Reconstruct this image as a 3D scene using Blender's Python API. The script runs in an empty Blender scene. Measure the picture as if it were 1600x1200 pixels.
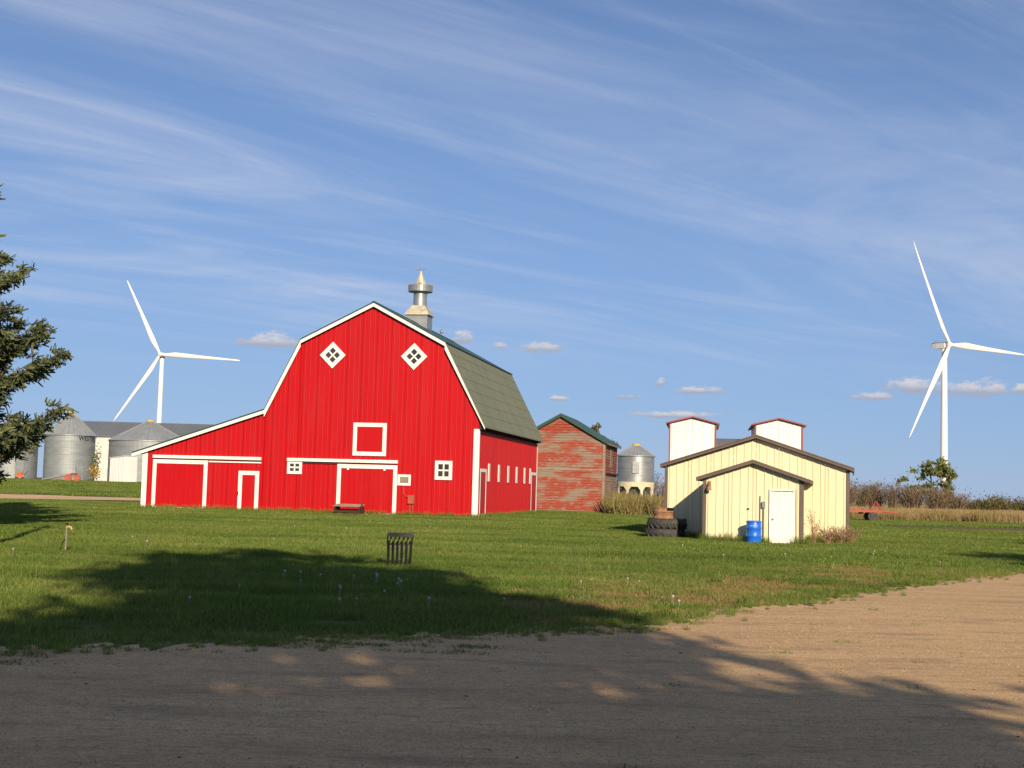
import bpy, math, random
import numpy as np
from mathutils import Vector, Matrix
rng = random.Random(7)
nr = np.random.default_rng(7)
R = math.radians
S = bpy.context.scene
C = S.collection

# ------------------------------------------------------------------ camera
PITCH, ROLL = R(4.465), R(1.55)
SUN_AZ, SUN_EL = R(13), R(21)          # sun behind the camera, to its right
cam_d = bpy.data.cameras.new('camera')
cam = bpy.data.objects.new('camera', cam_d); C.objects.link(cam)
cam_d.sensor_width = 36; cam_d.lens = 2125 / 1600 * 36
cam_d.clip_start = 0.1; cam_d.clip_end = 12000
Fw = Vector((0, math.cos(PITCH), math.sin(PITCH)))
R0 = Vector((1, 0, 0)); U0 = Vector((0, -math.sin(PITCH), math.cos(PITCH)))
Rt = R0 * math.cos(ROLL) + U0 * math.sin(ROLL)
Up = U0 * math.cos(ROLL) - R0 * math.sin(ROLL)
M = Matrix((( Rt.x, Up.x, -Fw.x, 0), (Rt.y, Up.y, -Fw.y, 0), (Rt.z, Up.z, -Fw.z, 1.75), (0, 0, 0, 1)))
cam.matrix_world = M
S.camera = cam
S.render.resolution_x = 1024; S.render.resolution_y = 768

# ------------------------------------------------------------------ world
W = bpy.data.worlds.new('World'); S.world = W; W.use_nodes = True
nt = W.node_tree; nt.nodes.clear()
def N(t, **k):
    n = nt.nodes.new(t)
    for a, b in k.items(): setattr(n, a, b)
    return n
def L(a, b): nt.links.new(a, b)
def mth(op, a, b=None, c=None, clamp=False):
    n = N('ShaderNodeMath', operation=op); n.use_clamp = clamp
    for i, v in enumerate((a, b, c)):
        if v is None: continue
        if isinstance(v, (int, float)): n.inputs[i].default_value = v
        else: L(v, n.inputs[i])
    return n.outputs[0]
sky = N('ShaderNodeTexSky'); sky.sky_type = 'NISHITA'; sky.sun_disc = False
sky.sun_elevation = SUN_EL; sky.sun_rotation = math.pi - SUN_AZ
sky.altitude = 600; sky.air_density = 1.0; sky.dust_density = 0.0; sky.ozone_density = 4.0
tc = N('ShaderNodeTexCoord'); sep = N('ShaderNodeSeparateXYZ'); L(tc.outputs['Generated'], sep.inputs[0])
dx, dy, dz = sep.outputs
az = mth('MULTIPLY', mth('ARCTAN2', dx, dy), 57.2958)
el = mth('MULTIPLY', mth('ARCSINE', dz), 57.2958)
# high thin cirrus: streaks lying in a flat layer, seen in perspective
zz = mth('ADD', mth('MAXIMUM', dz, 0.0), 0.06)
qx = mth('DIVIDE', dx, zz); qy = mth('DIVIDE', dy, zz)
ca, sa = math.cos(R(38)), math.sin(R(38))
along = mth('ADD', mth('MULTIPLY', qx, ca), mth('MULTIPLY', qy, sa))
across = mth('SUBTRACT', mth('MULTIPLY', qy, ca), mth('MULTIPLY', qx, sa))
def noise(x, y, z, scale, detail, rough, dist=0.0):
    cb = N('ShaderNodeCombineXYZ')
    for i, v in enumerate((x, y, z)):
        if isinstance(v, (int, float)): cb.inputs[i].default_value = v
        else: L(v, cb.inputs[i])
    n = N('ShaderNodeTexNoise'); n.inputs['Scale'].default_value = scale
    n.inputs['Detail'].default_value = detail; n.inputs['Roughness'].default_value = rough
    n.inputs['Distortion'].default_value = dist
    L(cb.outputs[0], n.inputs['Vector']); return n.outputs['Fac']
def ramp(v, a, b, lo=0.0, hi=1.0):
    n = N('ShaderNodeMapRange', interpolation_type='SMOOTHSTEP')
    L(v, n.inputs['Value']); n.inputs['From Min'].default_value = a; n.inputs['From Max'].default_value = b
    n.inputs['To Min'].default_value = lo; n.inputs['To Max'].default_value = hi
    return n.outputs[0]
n1 = noise(mth('MULTIPLY', along, 0.36), mth('MULTIPLY', across, 1.0), 3.1, 1.0, 8, 0.60, 1.3)
n2 = noise(mth('MULTIPLY', along, 0.5), mth('MULTIPLY', across, 4.2), 9.4, 1.0, 7, 0.64, 0.6)
n3 = noise(mth('MULTIPLY', along, 0.12), mth('MULTIPLY', across, 0.22), 5.5, 1.0, 2, 0.5)
c1 = mth('MULTIPLY', ramp(n1, 0.38, 0.80), ramp(n3, 0.22, 0.56))
c2 = mth('MULTIPLY', mth('MULTIPLY', ramp(n2, 0.46, 0.78), 0.5), ramp(n3, 0.28, 0.56))
cir = mth('MULTIPLY', mth('ADD', c1, c2), ramp(el, 3.5, 9.0))
cir = mth('MULTIPLY', cir, 0.56, clamp=True)
# small fair-weather cumulus low over the horizon
blobs = [(-10.18,5.93,1.11,.35),(1.09,6.08,1.0,.3),(-2.17,6.37,.59,.27),(14.96,4.22,.84,.18),(16.57,4.67,1.21,.35),
         (18.9,4.57,1.35,.38),(20.7,4.55,.7,.22),(7.85,4.39,.94,.19),(5.0,4.07,.49,.13),(6.89,3.33,1.75,.16),(6.25,4.69,.24,.19),
         (1.91,3.92,.54,.11),(-0.59,6.07,.4,.13),(27.,4.8,1.3,.35),(33.,4.4,1.0,.3),(-25.,5.2,1.2,.35),(-31.,4.3,.9,.25),(42.,5.1,1.2,.33),(-44.,4.9,1.1,.3)]
tot = None; sh = None
for (a0, e0, wa, we) in blobs:
    ex = mth('SUBTRACT', el, e0 - we * 0.5)
    e2 = mth('DIVIDE', mth('MAXIMUM', ex, mth('MULTIPLY', ex, -2.6)), we * 1.9)
    a2 = mth('DIVIDE', mth('SUBTRACT', az, a0), wa * 1.35)
    m = mth('SUBTRACT', 1.0, mth('ADD', mth('MULTIPLY', a2, a2), mth('MULTIPLY', e2, e2)))
    hgt = mth('DIVIDE', ex, we)
    g = mth('MULTIPLY', mth('MAXIMUM', m, 0.0), hgt)
    tot = m if tot is None else mth('MAXIMUM', tot, m)
    sh = g if sh is None else mth('ADD', sh, g)
nb = noise(mth('MULTIPLY', az, 1.0), mth('MULTIPLY', el, 1.9), 1.7, 1.5, 6, 0.62)
cm = mth('ADD', tot, mth('MULTIPLY', mth('SUBTRACT', nb, 0.56), 3.2))
cum = mth('MULTIPLY', mth('MULTIPLY', ramp(cm, 0.0, 0.8), 0.85), ramp(tot, -0.45, 0.2))
hz = N('ShaderNodeMix', data_type='RGBA'); L(ramp(el, -2.0, 28.0, 0.72, 0.12), hz.inputs[0]); L(sky.outputs[0], hz.inputs[6]); hz.inputs[7].default_value = (3.5, 5.35, 8.0, 1)
tn = N('ShaderNodeMix', data_type='RGBA', blend_type='MULTIPLY'); tn.inputs[0].default_value = 1.0; L(hz.outputs[2], tn.inputs[6]); tn.inputs[7].default_value = (0.98, 1.0, 1.15, 1)
mx1 = N('ShaderNodeMix', data_type='RGBA'); L(cir, mx1.inputs[0]); L(tn.outputs[2], mx1.inputs[6]); mx1.inputs[7].default_value = (8.0, 8.6, 10.2, 1)
shade = N('ShaderNodeMix', data_type='RGBA'); L(ramp(mth('ADD', sh, mth('MULTIPLY', nb, 0.5)), 0.15, 1.0), shade.inputs[0])
shade.inputs[6].default_value = (5.0, 5.4, 6.6, 1); shade.inputs[7].default_value = (9.0, 8.6, 8.8, 1)
mx2 = N('ShaderNodeMix', data_type='RGBA'); L(cum, mx2.inputs[0]); L(mx1.outputs[2], mx2.inputs[6]); L(shade.outputs[2], mx2.inputs[7])
bg = N('ShaderNodeBackground'); bg.inputs['Strength'].default_value = 0.064; L(mx2.outputs[2], bg.inputs['Color'])
wo = N('ShaderNodeOutputWorld'); L(bg.outputs[0], wo.inputs['Surface'])

# ------------------------------------------------------------------ sun and exposure
sd = bpy.data.lights.new('sun', 'SUN'); sd.energy = 5.0; sd.angle = R(0.55); sd.color = (1.0, 0.84, 0.62)
so = bpy.data.objects.new('sun', sd); C.objects.link(so)
to_sun = Vector((math.sin(SUN_AZ) * math.cos(SUN_EL), -math.cos(SUN_AZ) * math.cos(SUN_EL), math.sin(SUN_EL)))
so.rotation_euler = (-to_sun).to_track_quat('-Z', 'Y').to_euler(); so.location = (10, -30, 40)
S.view_settings.view_transform = 'Standard'; S.view_settings.look = 'None'
S.view_settings.exposure = 0.28; S.view_settings.gamma = 1.0; S.view_settings.use_curve_mapping = False

# ------------------------------------------------------------------ materials
def mat(name, col, rough=0.7, metal=0.0, col2=None, scale=3.0, stretch=(1, 1, 1), lo=0.35, hi=0.65, bump=0.0, bscale=20.0,
        col3=None, scale3=0.6, lo3=0.5, hi3=0.7, island=0.0, coords='Object', spec=0.5, trans=0.0, bstretch=None, detail=5):
    m = bpy.data.materials.new(name); m.use_nodes = True; t = m.node_tree; b = t.nodes['Principled BSDF']
    b.inputs['Roughness'].default_value = rough; b.inputs['Metallic'].default_value = metal
    b.inputs['Specular IOR Level'].default_value = spec
    b.inputs['Base Color'].default_value = (*col, 1)
    def nn(ty, **k):
        n = t.nodes.new(ty)
        for a, v in k.items(): setattr(n, a, v)
        return n
    if coords == 'World':
        src = nn('ShaderNodeNewGeometry').outputs['Position']
    else:
        src = nn('ShaderNodeTexCoord').outputs['Object']
    def nz(sc, st, det=detail, ro=0.6):
        mp = nn('ShaderNodeMapping'); mp.inputs['Scale'].default_value = st; t.links.new(src, mp.inputs[0])
        n = nn('ShaderNodeTexNoise'); n.inputs['Scale'].default_value = sc; n.inputs['Detail'].default_value = det
        n.inputs['Roughness'].default_value = ro; t.links.new(mp.outputs[0], n.inputs['Vector']); return n.outputs['Fac']
    def mr(v, a, c):
        n = nn('ShaderNodeMapRange'); t.links.new(v, n.inputs[0]); n.inputs[1].default_value = a; n.inputs[2].default_value = c
        n.clamp = True; return n.outputs[0]
    cur = None
    def mixc(fac, A, Bc):
        x = nn('ShaderNodeMix', data_type='RGBA'); t.links.new(fac, x.inputs[0])
        if isinstance(A, tuple): x.inputs[6].default_value = (*A, 1)
        else: t.links.new(A, x.inputs[6])
        x.inputs[7].default_value = (*Bc, 1); return x.outputs[2]
    if col2: cur = mixc(mr(nz(scale, stretch), lo, hi), col, col2)
    if col3: cur = mixc(mr(nz(scale3, stretch), lo3, hi3), cur if cur else col, col3)
    if island:
        g = nn('ShaderNodeNewGeometry'); h = nn('ShaderNodeHueSaturation')
        v = nn('ShaderNodeMapRange'); t.links.new(g.outputs['Random Per Island'], v.inputs[0])
        v.inputs[3].default_value = 1 - island; v.inputs[4].default_value = 1 + island
        t.links.new(v.outputs[0], h.inputs['Value'])
        v2 = nn('ShaderNodeMapRange'); t.links.new(g.outputs['Random Per Island'], v2.inputs[0])
        v2.inputs[3].default_value = 0.5 + island * 0.05; v2.inputs[4].default_value = 0.5 - island * 0.05
        t.links.new(v2.outputs[0], h.inputs['Hue'])
        if cur: t.links.new(cur, h.inputs['Color'])
        else: h.inputs['Color'].default_value = (*col, 1)
        cur = h.outputs[0]
    if cur: t.links.new(cur, b.inputs['Base Color'])
    if bump:
        bn = nn('ShaderNodeBump'); bn.inputs['Strength'].default_value = 1.0; bn.inputs['Distance'].default_value = bump
        t.links.new(nz(bscale, bstretch or (1, 1, 1)), bn.inputs['Height']); t.links.new(bn.outputs[0], b.inputs['Normal'])
    if trans:
        tr = nn('ShaderNodeBsdfTranslucent'); ms = nn('ShaderNodeMixShader'); ms.inputs[0].default_value = trans
        if cur: t.links.new(cur, tr.inputs[0])
        else: tr.inputs[0].default_value = (*col, 1)
        t.links.new(b.outputs[0], ms.inputs[1]); t.links.new(tr.outputs[0], ms.inputs[2])
        t.links.new(ms.outputs[0], t.nodes['Material Output'].inputs['Surface'])
    return m
m = {}
m['red'] = mat('red_sheet_metal', (0.47, 0.005, 0.008), 0.40, col2=(0.425, 0.006, 0.009), scale=0.35, stretch=(1, 1, 0.15), spec=0.22, col3=(0.43, 0.018, 0.016), scale3=1.6, lo3=0.5, hi3=0.8)
m['red_glint'] = mat('painted_glint_red_crests', (0.52, 0.02, 0.024), 0.45, col2=(0.46, 0.016, 0.02), scale=0.6, stretch=(1, 1, 0.3))  # rib crests coloured lighter to paint in the bright highlight lines along them
m['red2'] = mat('red_side_wood', (0.56, 0.014, 0.016), 0.6, col2=(0.42, 0.016, 0.016), scale=2.2, stretch=(1, 1, 0.05), spec=0.25)
m['white'] = mat('white_trim_paint', (0.80, 0.78, 0.72), 0.55, col2=(0.66, 0.63, 0.56), scale=2.0, lo=0.5, hi=0.8)
m['glass'] = mat('dark_window_glass', (0.03, 0.035, 0.04), 0.08, col2=(0.06, 0.055, 0.045), scale=1.5)
m['green_metal'] = mat('green_roof_metal', (0.018, 0.06, 0.042), 0.45, col2=(0.025, 0.075, 0.05), scale=1.0)
m['olive_roof'] = mat('faded_olive_roof', (0.20, 0.205, 0.125), 0.75, col2=(0.165, 0.175, 0.108), scale=0.5, stretch=(1, 1, 0.3), col3=(0.235, 0.225, 0.145), scale3=1.6, lo3=0.58, hi3=0.75)
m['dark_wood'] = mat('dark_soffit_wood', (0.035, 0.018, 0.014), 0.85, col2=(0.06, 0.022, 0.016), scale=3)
m['galv'] = mat('galvanised_steel', (0.36, 0.37, 0.37), 0.42, 0.55, col2=(0.28, 0.29, 0.29), scale=0.9, stretch=(1, 1, 2.5), spec=0.5)
m['galv_bin'] = mat('weathered_bin_steel', (0.30, 0.325, 0.33), 0.55, 0.35, col2=(0.23, 0.25, 0.255), scale=0.5, stretch=(1, 1, 3.0), bump=0.03, bscale=1.0, bstretch=(0.01, 0.01, 12.0))
m['bin_roof'] = mat('bin_roof_steel', (0.36, 0.375, 0.38), 0.5, 0.35, col2=(0.29, 0.305, 0.31), scale=0.7)
m['cupola_cream'] = mat('sunworn_cream_metal', (0.62, 0.55, 0.40), 0.5, 0.2, col2=(0.42, 0.37, 0.27), scale=3)
m['rust'] = mat('rusty_iron', (0.22, 0.10, 0.045), 0.85, col2=(0.34, 0.2, 0.11), scale=5, bump=0.01, bscale=30)
m['red_paint'] = mat('faded_red_machine_paint', (0.46, 0.075, 0.045), 0.65, col2=(0.28, 0.07, 0.045), scale=4)
m['orange'] = mat('orange_machine_paint', (0.65, 0.13, 0.03), 0.6, col2=(0.5, 0.09, 0.03), scale=4)
m['yellow_cap'] = mat('yellow_cap_paint', (0.62, 0.42, 0.13), 0.6, col2=(0.5, 0.35, 0.14), scale=4)
m['cream'] = mat('pale_yellow_sheet_metal', (0.72, 0.66, 0.44), 0.5, col2=(0.66, 0.60, 0.395), scale=0.5, stretch=(1, 1, 0.2), spec=0.3)
m['cream_leg'] = mat('cream_bin_skirt', (0.66, 0.60, 0.42), 0.6, col2=(0.55, 0.48, 0.32), scale=2)
m['brown'] = mat('brown_trim_metal', (0.105, 0.072, 0.058), 0.5, col2=(0.13, 0.09, 0.07), scale=2)
m['whitemetal'] = mat('white_sheet_metal', (0.80, 0.78, 0.75), 0.5, col2=(0.70, 0.68, 0.65), scale=0.6, stretch=(1, 1, 0.3))
m['maroon'] = mat('maroon_trim', (0.28, 0.05, 0.05), 0.55, col2=(0.22, 0.05, 0.05), scale=2)
m['grey_roof'] = mat('grey_sheet_roof', (0.19, 0.20, 0.21), 0.55, 0.2, col2=(0.16, 0.17, 0.18), scale=0.2)
m['longwall'] = mat('off_white_sheet_wall', (0.66, 0.64, 0.59), 0.6, col2=(0.56, 0.54, 0.50), scale=0.4)
m['door'] = mat('white_door_paint', (0.82, 0.79, 0.73), 0.45, col2=(0.76, 0.73, 0.66), scale=1.2)
m['blue'] = mat('blue_plastic', (0.012, 0.13, 0.62), 0.38, col2=(0.015, 0.16, 0.66), scale=2)
m['pale_print'] = mat('pale_print', (0.6, 0.68, 0.8), 0.6, col2=(0.5, 0.6, 0.75), scale=10)
m['rubber'] = mat('old_tractor_rubber', (0.035, 0.033, 0.032), 0.8, col2=(0.075, 0.068, 0.06), scale=4)
m['black'] = mat('black_iron', (0.006, 0.006, 0.007), 0.5, col2=(0.012, 0.011, 0.011), scale=6)
m['grey_metal'] = mat('grey_conduit_metal', (0.28, 0.28, 0.28), 0.5, 0.4, col2=(0.2, 0.2, 0.2), scale=5)
m['old_wood'] = mat('weathered_grey_wood', (0.30, 0.25, 0.19), 0.9, col2=(0.18, 0.145, 0.11), scale=4, stretch=(0.4, 1, 4))
m['pole_wood'] = mat('brown_pole_wood', (0.16, 0.11, 0.075), 0.9, col2=(0.10, 0.07, 0.05), scale=4, stretch=(3, 3, .3))
m['granary'] = mat('peeling_red_boards', (0.31, 0.065, 0.042), 0.88, col2=(0.25, 0.20, 0.15), scale=0.5, stretch=(0.6, 0.6, 2.3), lo=0.48, hi=0.58,
                   col3=(0.25, 0.20, 0.155), scale3=2.6, lo3=0.56, hi3=0.62, spec=0.15, detail=9)
m['granary_side'] = mat('bare_grey_boards', (0.30, 0.235, 0.175), 0.9, col2=(0.36, 0.10, 0.06), scale=1.0, stretch=(0.5, .5, 3), lo=0.52, hi=0.64, col3=(0.19, 0.15, 0.12), scale3=2.5, spec=0.15)
m['turbine'] = mat('turbine_white', (0.80, 0.78, 0.74), 0.4, col2=(0.76, 0.74, 0.70), scale=0.05)
m['bark'] = mat('bark', (0.10, 0.075, 0.055), 0.95, col2=(0.06, 0.045, 0.035), scale=4, stretch=(3, 3, 0.5))
m['twig'] = mat('bare_willow_stems', (0.22, 0.155, 0.10), 0.95, col2=(0.13, 0.09, 0.06), scale=1.5, island=0.3)
m['spruce'] = mat('spruce_needles', (0.125, 0.14, 0.058), 0.8, col2=(0.075, 0.095, 0.045), scale=0.8, col3=(0.24, 0.18, 0.075), scale3=1.4, lo3=0.6, hi3=0.75, island=0.35, trans=0.1, spec=0.2)
m['leaf'] = mat('green_leaves', (0.16, 0.20, 0.06), 0.7, col2=(0.19, 0.185, 0.055), scale=0.5, island=0.4, trans=0.25, spec=0.25)
m['bush'] = mat('olive_bush_leaves', (0.115, 0.115, 0.035), 0.8, col2=(0.18, 0.13, 0.05), scale=0.35, island=0.4, trans=0.2, spec=0.2)
m['rustbush'] = mat('rusty_autumn_leaves', (0.26, 0.14, 0.045), 0.85, col2=(0.20, 0.15, 0.06), scale=0.6, island=0.35, trans=0.2, spec=0.2)
m['dry'] = mat('dry_tall_grass', (0.42, 0.30, 0.145), 0.9, col2=(0.30, 0.235, 0.095), scale=0.25, island=0.3, trans=0.25, coords='World', spec=0.15)
m['weed'] = mat('olive_weeds', (0.19, 0.19, 0.06), 0.9, col2=(0.36, 0.27, 0.115), scale=0.5, island=0.35, trans=0.25, coords='World', spec=0.15)
m['deadweed'] = mat('dead_brown_weed', (0.24, 0.135, 0.075), 0.95, col2=(0.34, 0.22, 0.12), scale=3, island=0.3)
m['flower'] = mat('yellow_leaves', (0.55, 0.34, 0.03), 0.8, col2=(0.4, 0.26, 0.04), scale=3, island=0.3, trans=.2)
m['seed'] = mat('dandelion_fluff', (0.40, 0.40, 0.38), 0.95, col2=(0.3, 0.3, 0.29), scale=30)
m['grass'] = mat('lawn_grass', (0.125, 0.20, 0.03), 0.75, col2=(0.25, 0.265, 0.07), scale=0.45, stretch=(0.5, 1.3, 1), lo=0.40, hi=0.70, col3=(0.10, 0.15, 0.025), scale3=0.16, lo3=0.48, hi3=0.66, island=0.45, trans=0.3, coords='World', spec=0.25)
m['drygrass'] = mat('parched_lawn_grass', (0.34, 0.22, 0.10), 0.85, col2=(0.26, 0.22, 0.07), scale=0.6, island=0.35, trans=0.25, coords='World', spec=0.15)
m['lawn_soil'] = mat('lawn_ground', (0.075, 0.095, 0.022), 0.95, col2=(0.13, 0.13, 0.035), scale=0.22, col3=(0.06, 0.085, 0.02), scale3=0.06, coords='World', bump=0.05, bscale=4.0, spec=0.1)
m['soil'] = mat('bare_brown_soil', (0.20, 0.125, 0.065), 0.95, col2=(0.15, 0.11, 0.05), scale=0.4, coords='World', bump=0.05, bscale=3, spec=0.1)
m['track'] = mat('sandy_track', (0.72, 0.48, 0.28), 0.95, col2=(0.6, 0.40, 0.23), scale=0.3, coords='World', bump=0.03, bscale=4, spec=0.1)
m['pebble'] = mat('gravel_stones', (0.52, 0.38, 0.25), 0.9, col2=(0.40, 0.30, 0.21), scale=0.8, island=0.3, coords='World', spec=0.2)
m['stubble'] = mat('pale_stubble_field', (0.42, 0.32, 0.16), 0.95, col2=(0.34, 0.28, 0.13), scale=0.05, coords='World', spec=0.1)
m['clod'] = mat('dark_damp_clods', (0.10, 0.075, 0.05), 0.95, col2=(0.05, 0.05, 0.03), scale=3, coords='World', spec=0.1)
def gravel_mat():
    mm = mat('sandy_gravel', (0.76, 0.50, 0.26), 0.92, col2=(0.64, 0.415, 0.215), scale=0.5, stretch=(0.45, 1.6, 1), col3=(0.46, 0.30, 0.17), scale3=1.1, lo3=0.52, hi3=0.72, coords='World', spec=0.15)
    t = mm.node_tree; b = t.nodes['Principled BSDF']
    geo = t.nodes.new('ShaderNodeNewGeometry')
    def nz(sc, st, d, r):
        mp = t.nodes.new('ShaderNodeMapping'); mp.inputs['Scale'].default_value = st; t.links.new(geo.outputs['Position'], mp.inputs[0])
        n = t.nodes.new('ShaderNodeTexNoise'); n.inputs['Scale'].default_value = sc; n.inputs['Detail'].default_value = d; n.inputs['Roughness'].default_value = r
        t.links.new(mp.outputs[0], n.inputs['Vector']); return n.outputs['Fac']
    b1 = t.nodes.new('ShaderNodeBump'); b1.inputs['Distance'].default_value = 0.022; t.links.new(nz(60, (1, 1, 1), 4, 0.7), b1.inputs['Height'])
    b2 = t.nodes.new('ShaderNodeBump'); b2.inputs['Distance'].default_value = 0.06; t.links.new(nz(1.6, (0.6, 1.8, 1), 7, 0.68), b2.inputs['Height'])
    t.links.new(b1.outputs[0], b2.inputs['Normal']); t.links.new(b2.outputs[0], b.inputs['Normal'])
    # individual grains: light and dark stones, and darker damp bits pressed in by wheels
    old = b.inputs['Base Color'].links[0].from_socket
    def mulc(src, fac, lo, hi, a, c):
        r_ = t.nodes.new('ShaderNodeMapRange'); t.links.new(fac, r_.inputs[0]); r_.inputs[1].default_value = a; r_.inputs[2].default_value = c; r_.inputs[3].default_value = lo; r_.inputs[4].default_value = hi
        h = t.nodes.new('ShaderNodeHueSaturation'); t.links.new(src, h.inputs['Color']); t.links.new(r_.outputs[0], h.inputs['Value']); return h.outputs[0]
    c_ = mulc(old, nz(55, (1, 1, 1), 3, 0.7), 0.62, 1.36, 0.3, 0.7)
    c_ = mulc(c_, nz(9, (0.7, 1.6, 1), 4, 0.7), 0.80, 1.15, 0.3, 0.7)
    c_ = mulc(c_, nz(3.2, (0.5, 2.2, 1), 6, 0.75), 0.55, 1.0, 0.30, 0.44)
    t.links.new(c_, b.inputs['Base Color'])
    return mm
m['gravel'] = gravel_mat()

# ------------------------------------------------------------------ mesh helpers
def link(name, me, ma, parent=None, smooth=False):
    o = bpy.data.objects.new(name, me); C.objects.link(o)
    if ma is not None and not me.materials: me.materials.append(m[ma] if isinstance(ma, str) else ma)
    if smooth: me.polygons.foreach_set('use_smooth', [True] * len(me.polygons))
    if parent: o.parent = parent
    return o
def tag(o, label=None, cat=None, group=None, kind=None):
    if label: o['label'] = label
    if cat: o['category'] = cat
    if group: o['group'] = group
    if kind: o['kind'] = kind
    return o
def empty(name, loc, rz=0.0, label=None, cat=None, group=None):
    o = bpy.data.objects.new(name, None); C.objects.link(o); o.location = loc; o.rotation_euler = (0, 0, rz)
    o.empty_display_size = 0.3
    return tag(o, label, cat, group)
class MB:
    def __init__(s): s.v = []; s.f = []
    def add(s, vs, fs):
        k = len(s.v); s.v += [tuple(p) for p in vs]; s.f += [tuple(i + k for i in f) for f in fs]; return s
    def box(s, x0, x1, y0, y1, z0, z1):
        return s.add([(x0,y0,z0),(x1,y0,z0),(x1,y1,z0),(x0,y1,z0),(x0,y0,z1),(x1,y0,z1),(x1,y1,z1),(x0,y1,z1)],
                     [(3,2,1,0),(4,5,6,7),(0,1,5,4),(1,2,6,5),(2,3,7,6),(3,0,4,7)])
    def prism(s, poly, y0, y1):               # polygon in x,z pushed along y
        n = len(poly)
        return s.add([(x, y0, z) for x, z in poly] + [(x, y1, z) for x, z in poly],
                     [tuple(range(n)), tuple(range(2*n-1, n-1, -1))] + [(i, i+n, (i+1) % n + n, (i+1) % n) for i in range(n)])
    def tube(s, pts, rad, n=8, cap=True):
        pts = [Vector(p) for p in pts]
        if not isinstance(rad, (list, tuple)): rad = [rad] * len(pts)
        k = len(s.v)
        for i, p in enumerate(pts):
            t = (pts[min(i+1, len(pts)-1)] - pts[max(i-1, 0)]).normalized()
            a = t.cross(Vector((0, 0, 1)) if abs(t.z) < 0.95 else Vector((1, 0, 0))).normalized(); b = t.cross(a)
            for j in range(n):
                q = p + (a * math.cos(2*math.pi*j/n) + b * math.sin(2*math.pi*j/n)) * rad[i]; s.v.append(tuple(q))
        for i in range(len(pts)-1):
            for j in range(n):
                s.f.append((k+i*n+j, k+(i+1)*n+j, k+(i+1)*n+(j+1) % n, k+i*n+(j+1) % n))
        if cap:
            s.f.append(tuple(k+j for j in range(n))); s.f.append(tuple(k+(len(pts)-1)*n+j for j in range(n-1, -1, -1)))
        return s
    def lathe(s, prof, n=32, c=(0, 0, 0)):     # profile of (radius, z)
        k = len(s.v)
        for r, z in prof:
            for j in range(n):
                a = 2*math.pi*j/n; s.v.append((c[0]+r*math.cos(a), c[1]+r*math.sin(a), c[2]+z))
        for i in range(len(prof)-1):
            for j in range(n):
                s.f.append((k+i*n+j, k+i*n+(j+1) % n, k+(i+1)*n+(j+1) % n, k+(i+1)*n+j))
        s.f.append(tuple(k+j for j in range(n-1, -1, -1))); s.f.append(tuple(k+(len(prof)-1)*n+j for j in range(n)))
        return s
    def build(s, name, ma, parent=None, smooth=False):
        me = bpy.data.meshes.new(name); me.from_pydata(s.v, [], s.f); me.update()
        return link(name, me, ma, parent, smooth)
def box(name, x0, x1, y0, y1, z0, z1, ma, parent): return MB().box(x0, x1, y0, y1, z0, z1).build(name, ma, parent)
def quads(name, V, ma, parent=None):           # V: (n,4,3)
    V = np.asarray(V, dtype=np.float32); n = len(V)
    me = bpy.data.meshes.new(name); me.vertices.add(n*4); me.vertices.foreach_set('co', V.reshape(-1))
    me.loops.add(n*4); me.loops.foreach_set('vertex_index', np.arange(n*4, dtype=np.int32))
    me.polygons.add(n); me.polygons.foreach_set('loop_start', np.arange(0, n*4, 4, dtype=np.int32))
    me.update(calc_edges=True); me.validate()
    return link(name, me, ma, parent)
def leafquads(P, D, Lg, Wd):                   # leaves at P along D, random roll
    n = len(P); D = D / np.linalg.norm(D, axis=1, keepdims=True)
    rnd = nr.normal(size=(n, 3)); Sd = np.cross(D, rnd); Sd /= np.linalg.norm(Sd, axis=1, keepdims=True) + 1e-9
    Lg = np.asarray(Lg).reshape(-1, 1); Wd = np.asarray(Wd).reshape(-1, 1)
    return np.stack([P - Sd*Wd*.5, P + Sd*Wd*.5, P + D*Lg + Sd*Wd*.3, P + D*Lg - Sd*Wd*.3], axis=1)
def pw(pts):
    def f(u):
        for (a, za), (b, zb) in zip(pts, pts[1:]):
            if a - 1e-6 <= u <= b + 1e-6: return za + (zb-za)*(u-a)/(b-a)
        return pts[0][1] if u < pts[0][0] else pts[-1][1]
    return f
def ribbed(parent, O, U, Nn, width, top, z0, ma, pw_=0.914, rib=0.305, rh=0.028, name='wall_panel', kinks=(), crest=None):
    """sheet-metal wall: one child object per sheet, each with raised ribs; top is a function of u"""
    O, U, Nn = Vector(O), Vector(U), Vector(Nn)
    n = max(1, round(width / pw_)); w = width / n; out = []
    for i in range(n):
        a, b = i*w, (i+1)*w; pr = []
        k = max(1, round(w / rib)); rw = w / k
        for j in range(k):
            c = a + (j + 0.5) * rw
            pr += [(c-.042, 0), (c-.018, rh), (c+.018, rh), (c+.042, 0)]
        pr = [(a+.004, 0.0)] + pr + [(b-.012, 0.0), (b-.004, .009)]
        for kk in kinks:
            if a < kk < b: pr.append((kk, 0.0))
        pr.sort()
        vs, fs = [], []
        for (u, d) in pr:
            p = O + U*u + Nn*d
            vs += [(p.x, p.y, z0), (p.x, p.y, max(top(u), z0+.02))]
        for j in range(len(pr)-1): fs.append((2*j, 2*j+2, 2*j+3, 2*j+1))
        me = bpy.data.meshes.new(name); me.from_pydata(vs, [], fs); me.update(); out.append(link(name, me, ma, parent))
        if crest:
            me.materials.append(m[crest])
            for j in range(len(pr)-1):
                if pr[j][1] == rh and pr[j+1][1] == rh: me.polygons[j].material_index = 1
    return out

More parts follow.
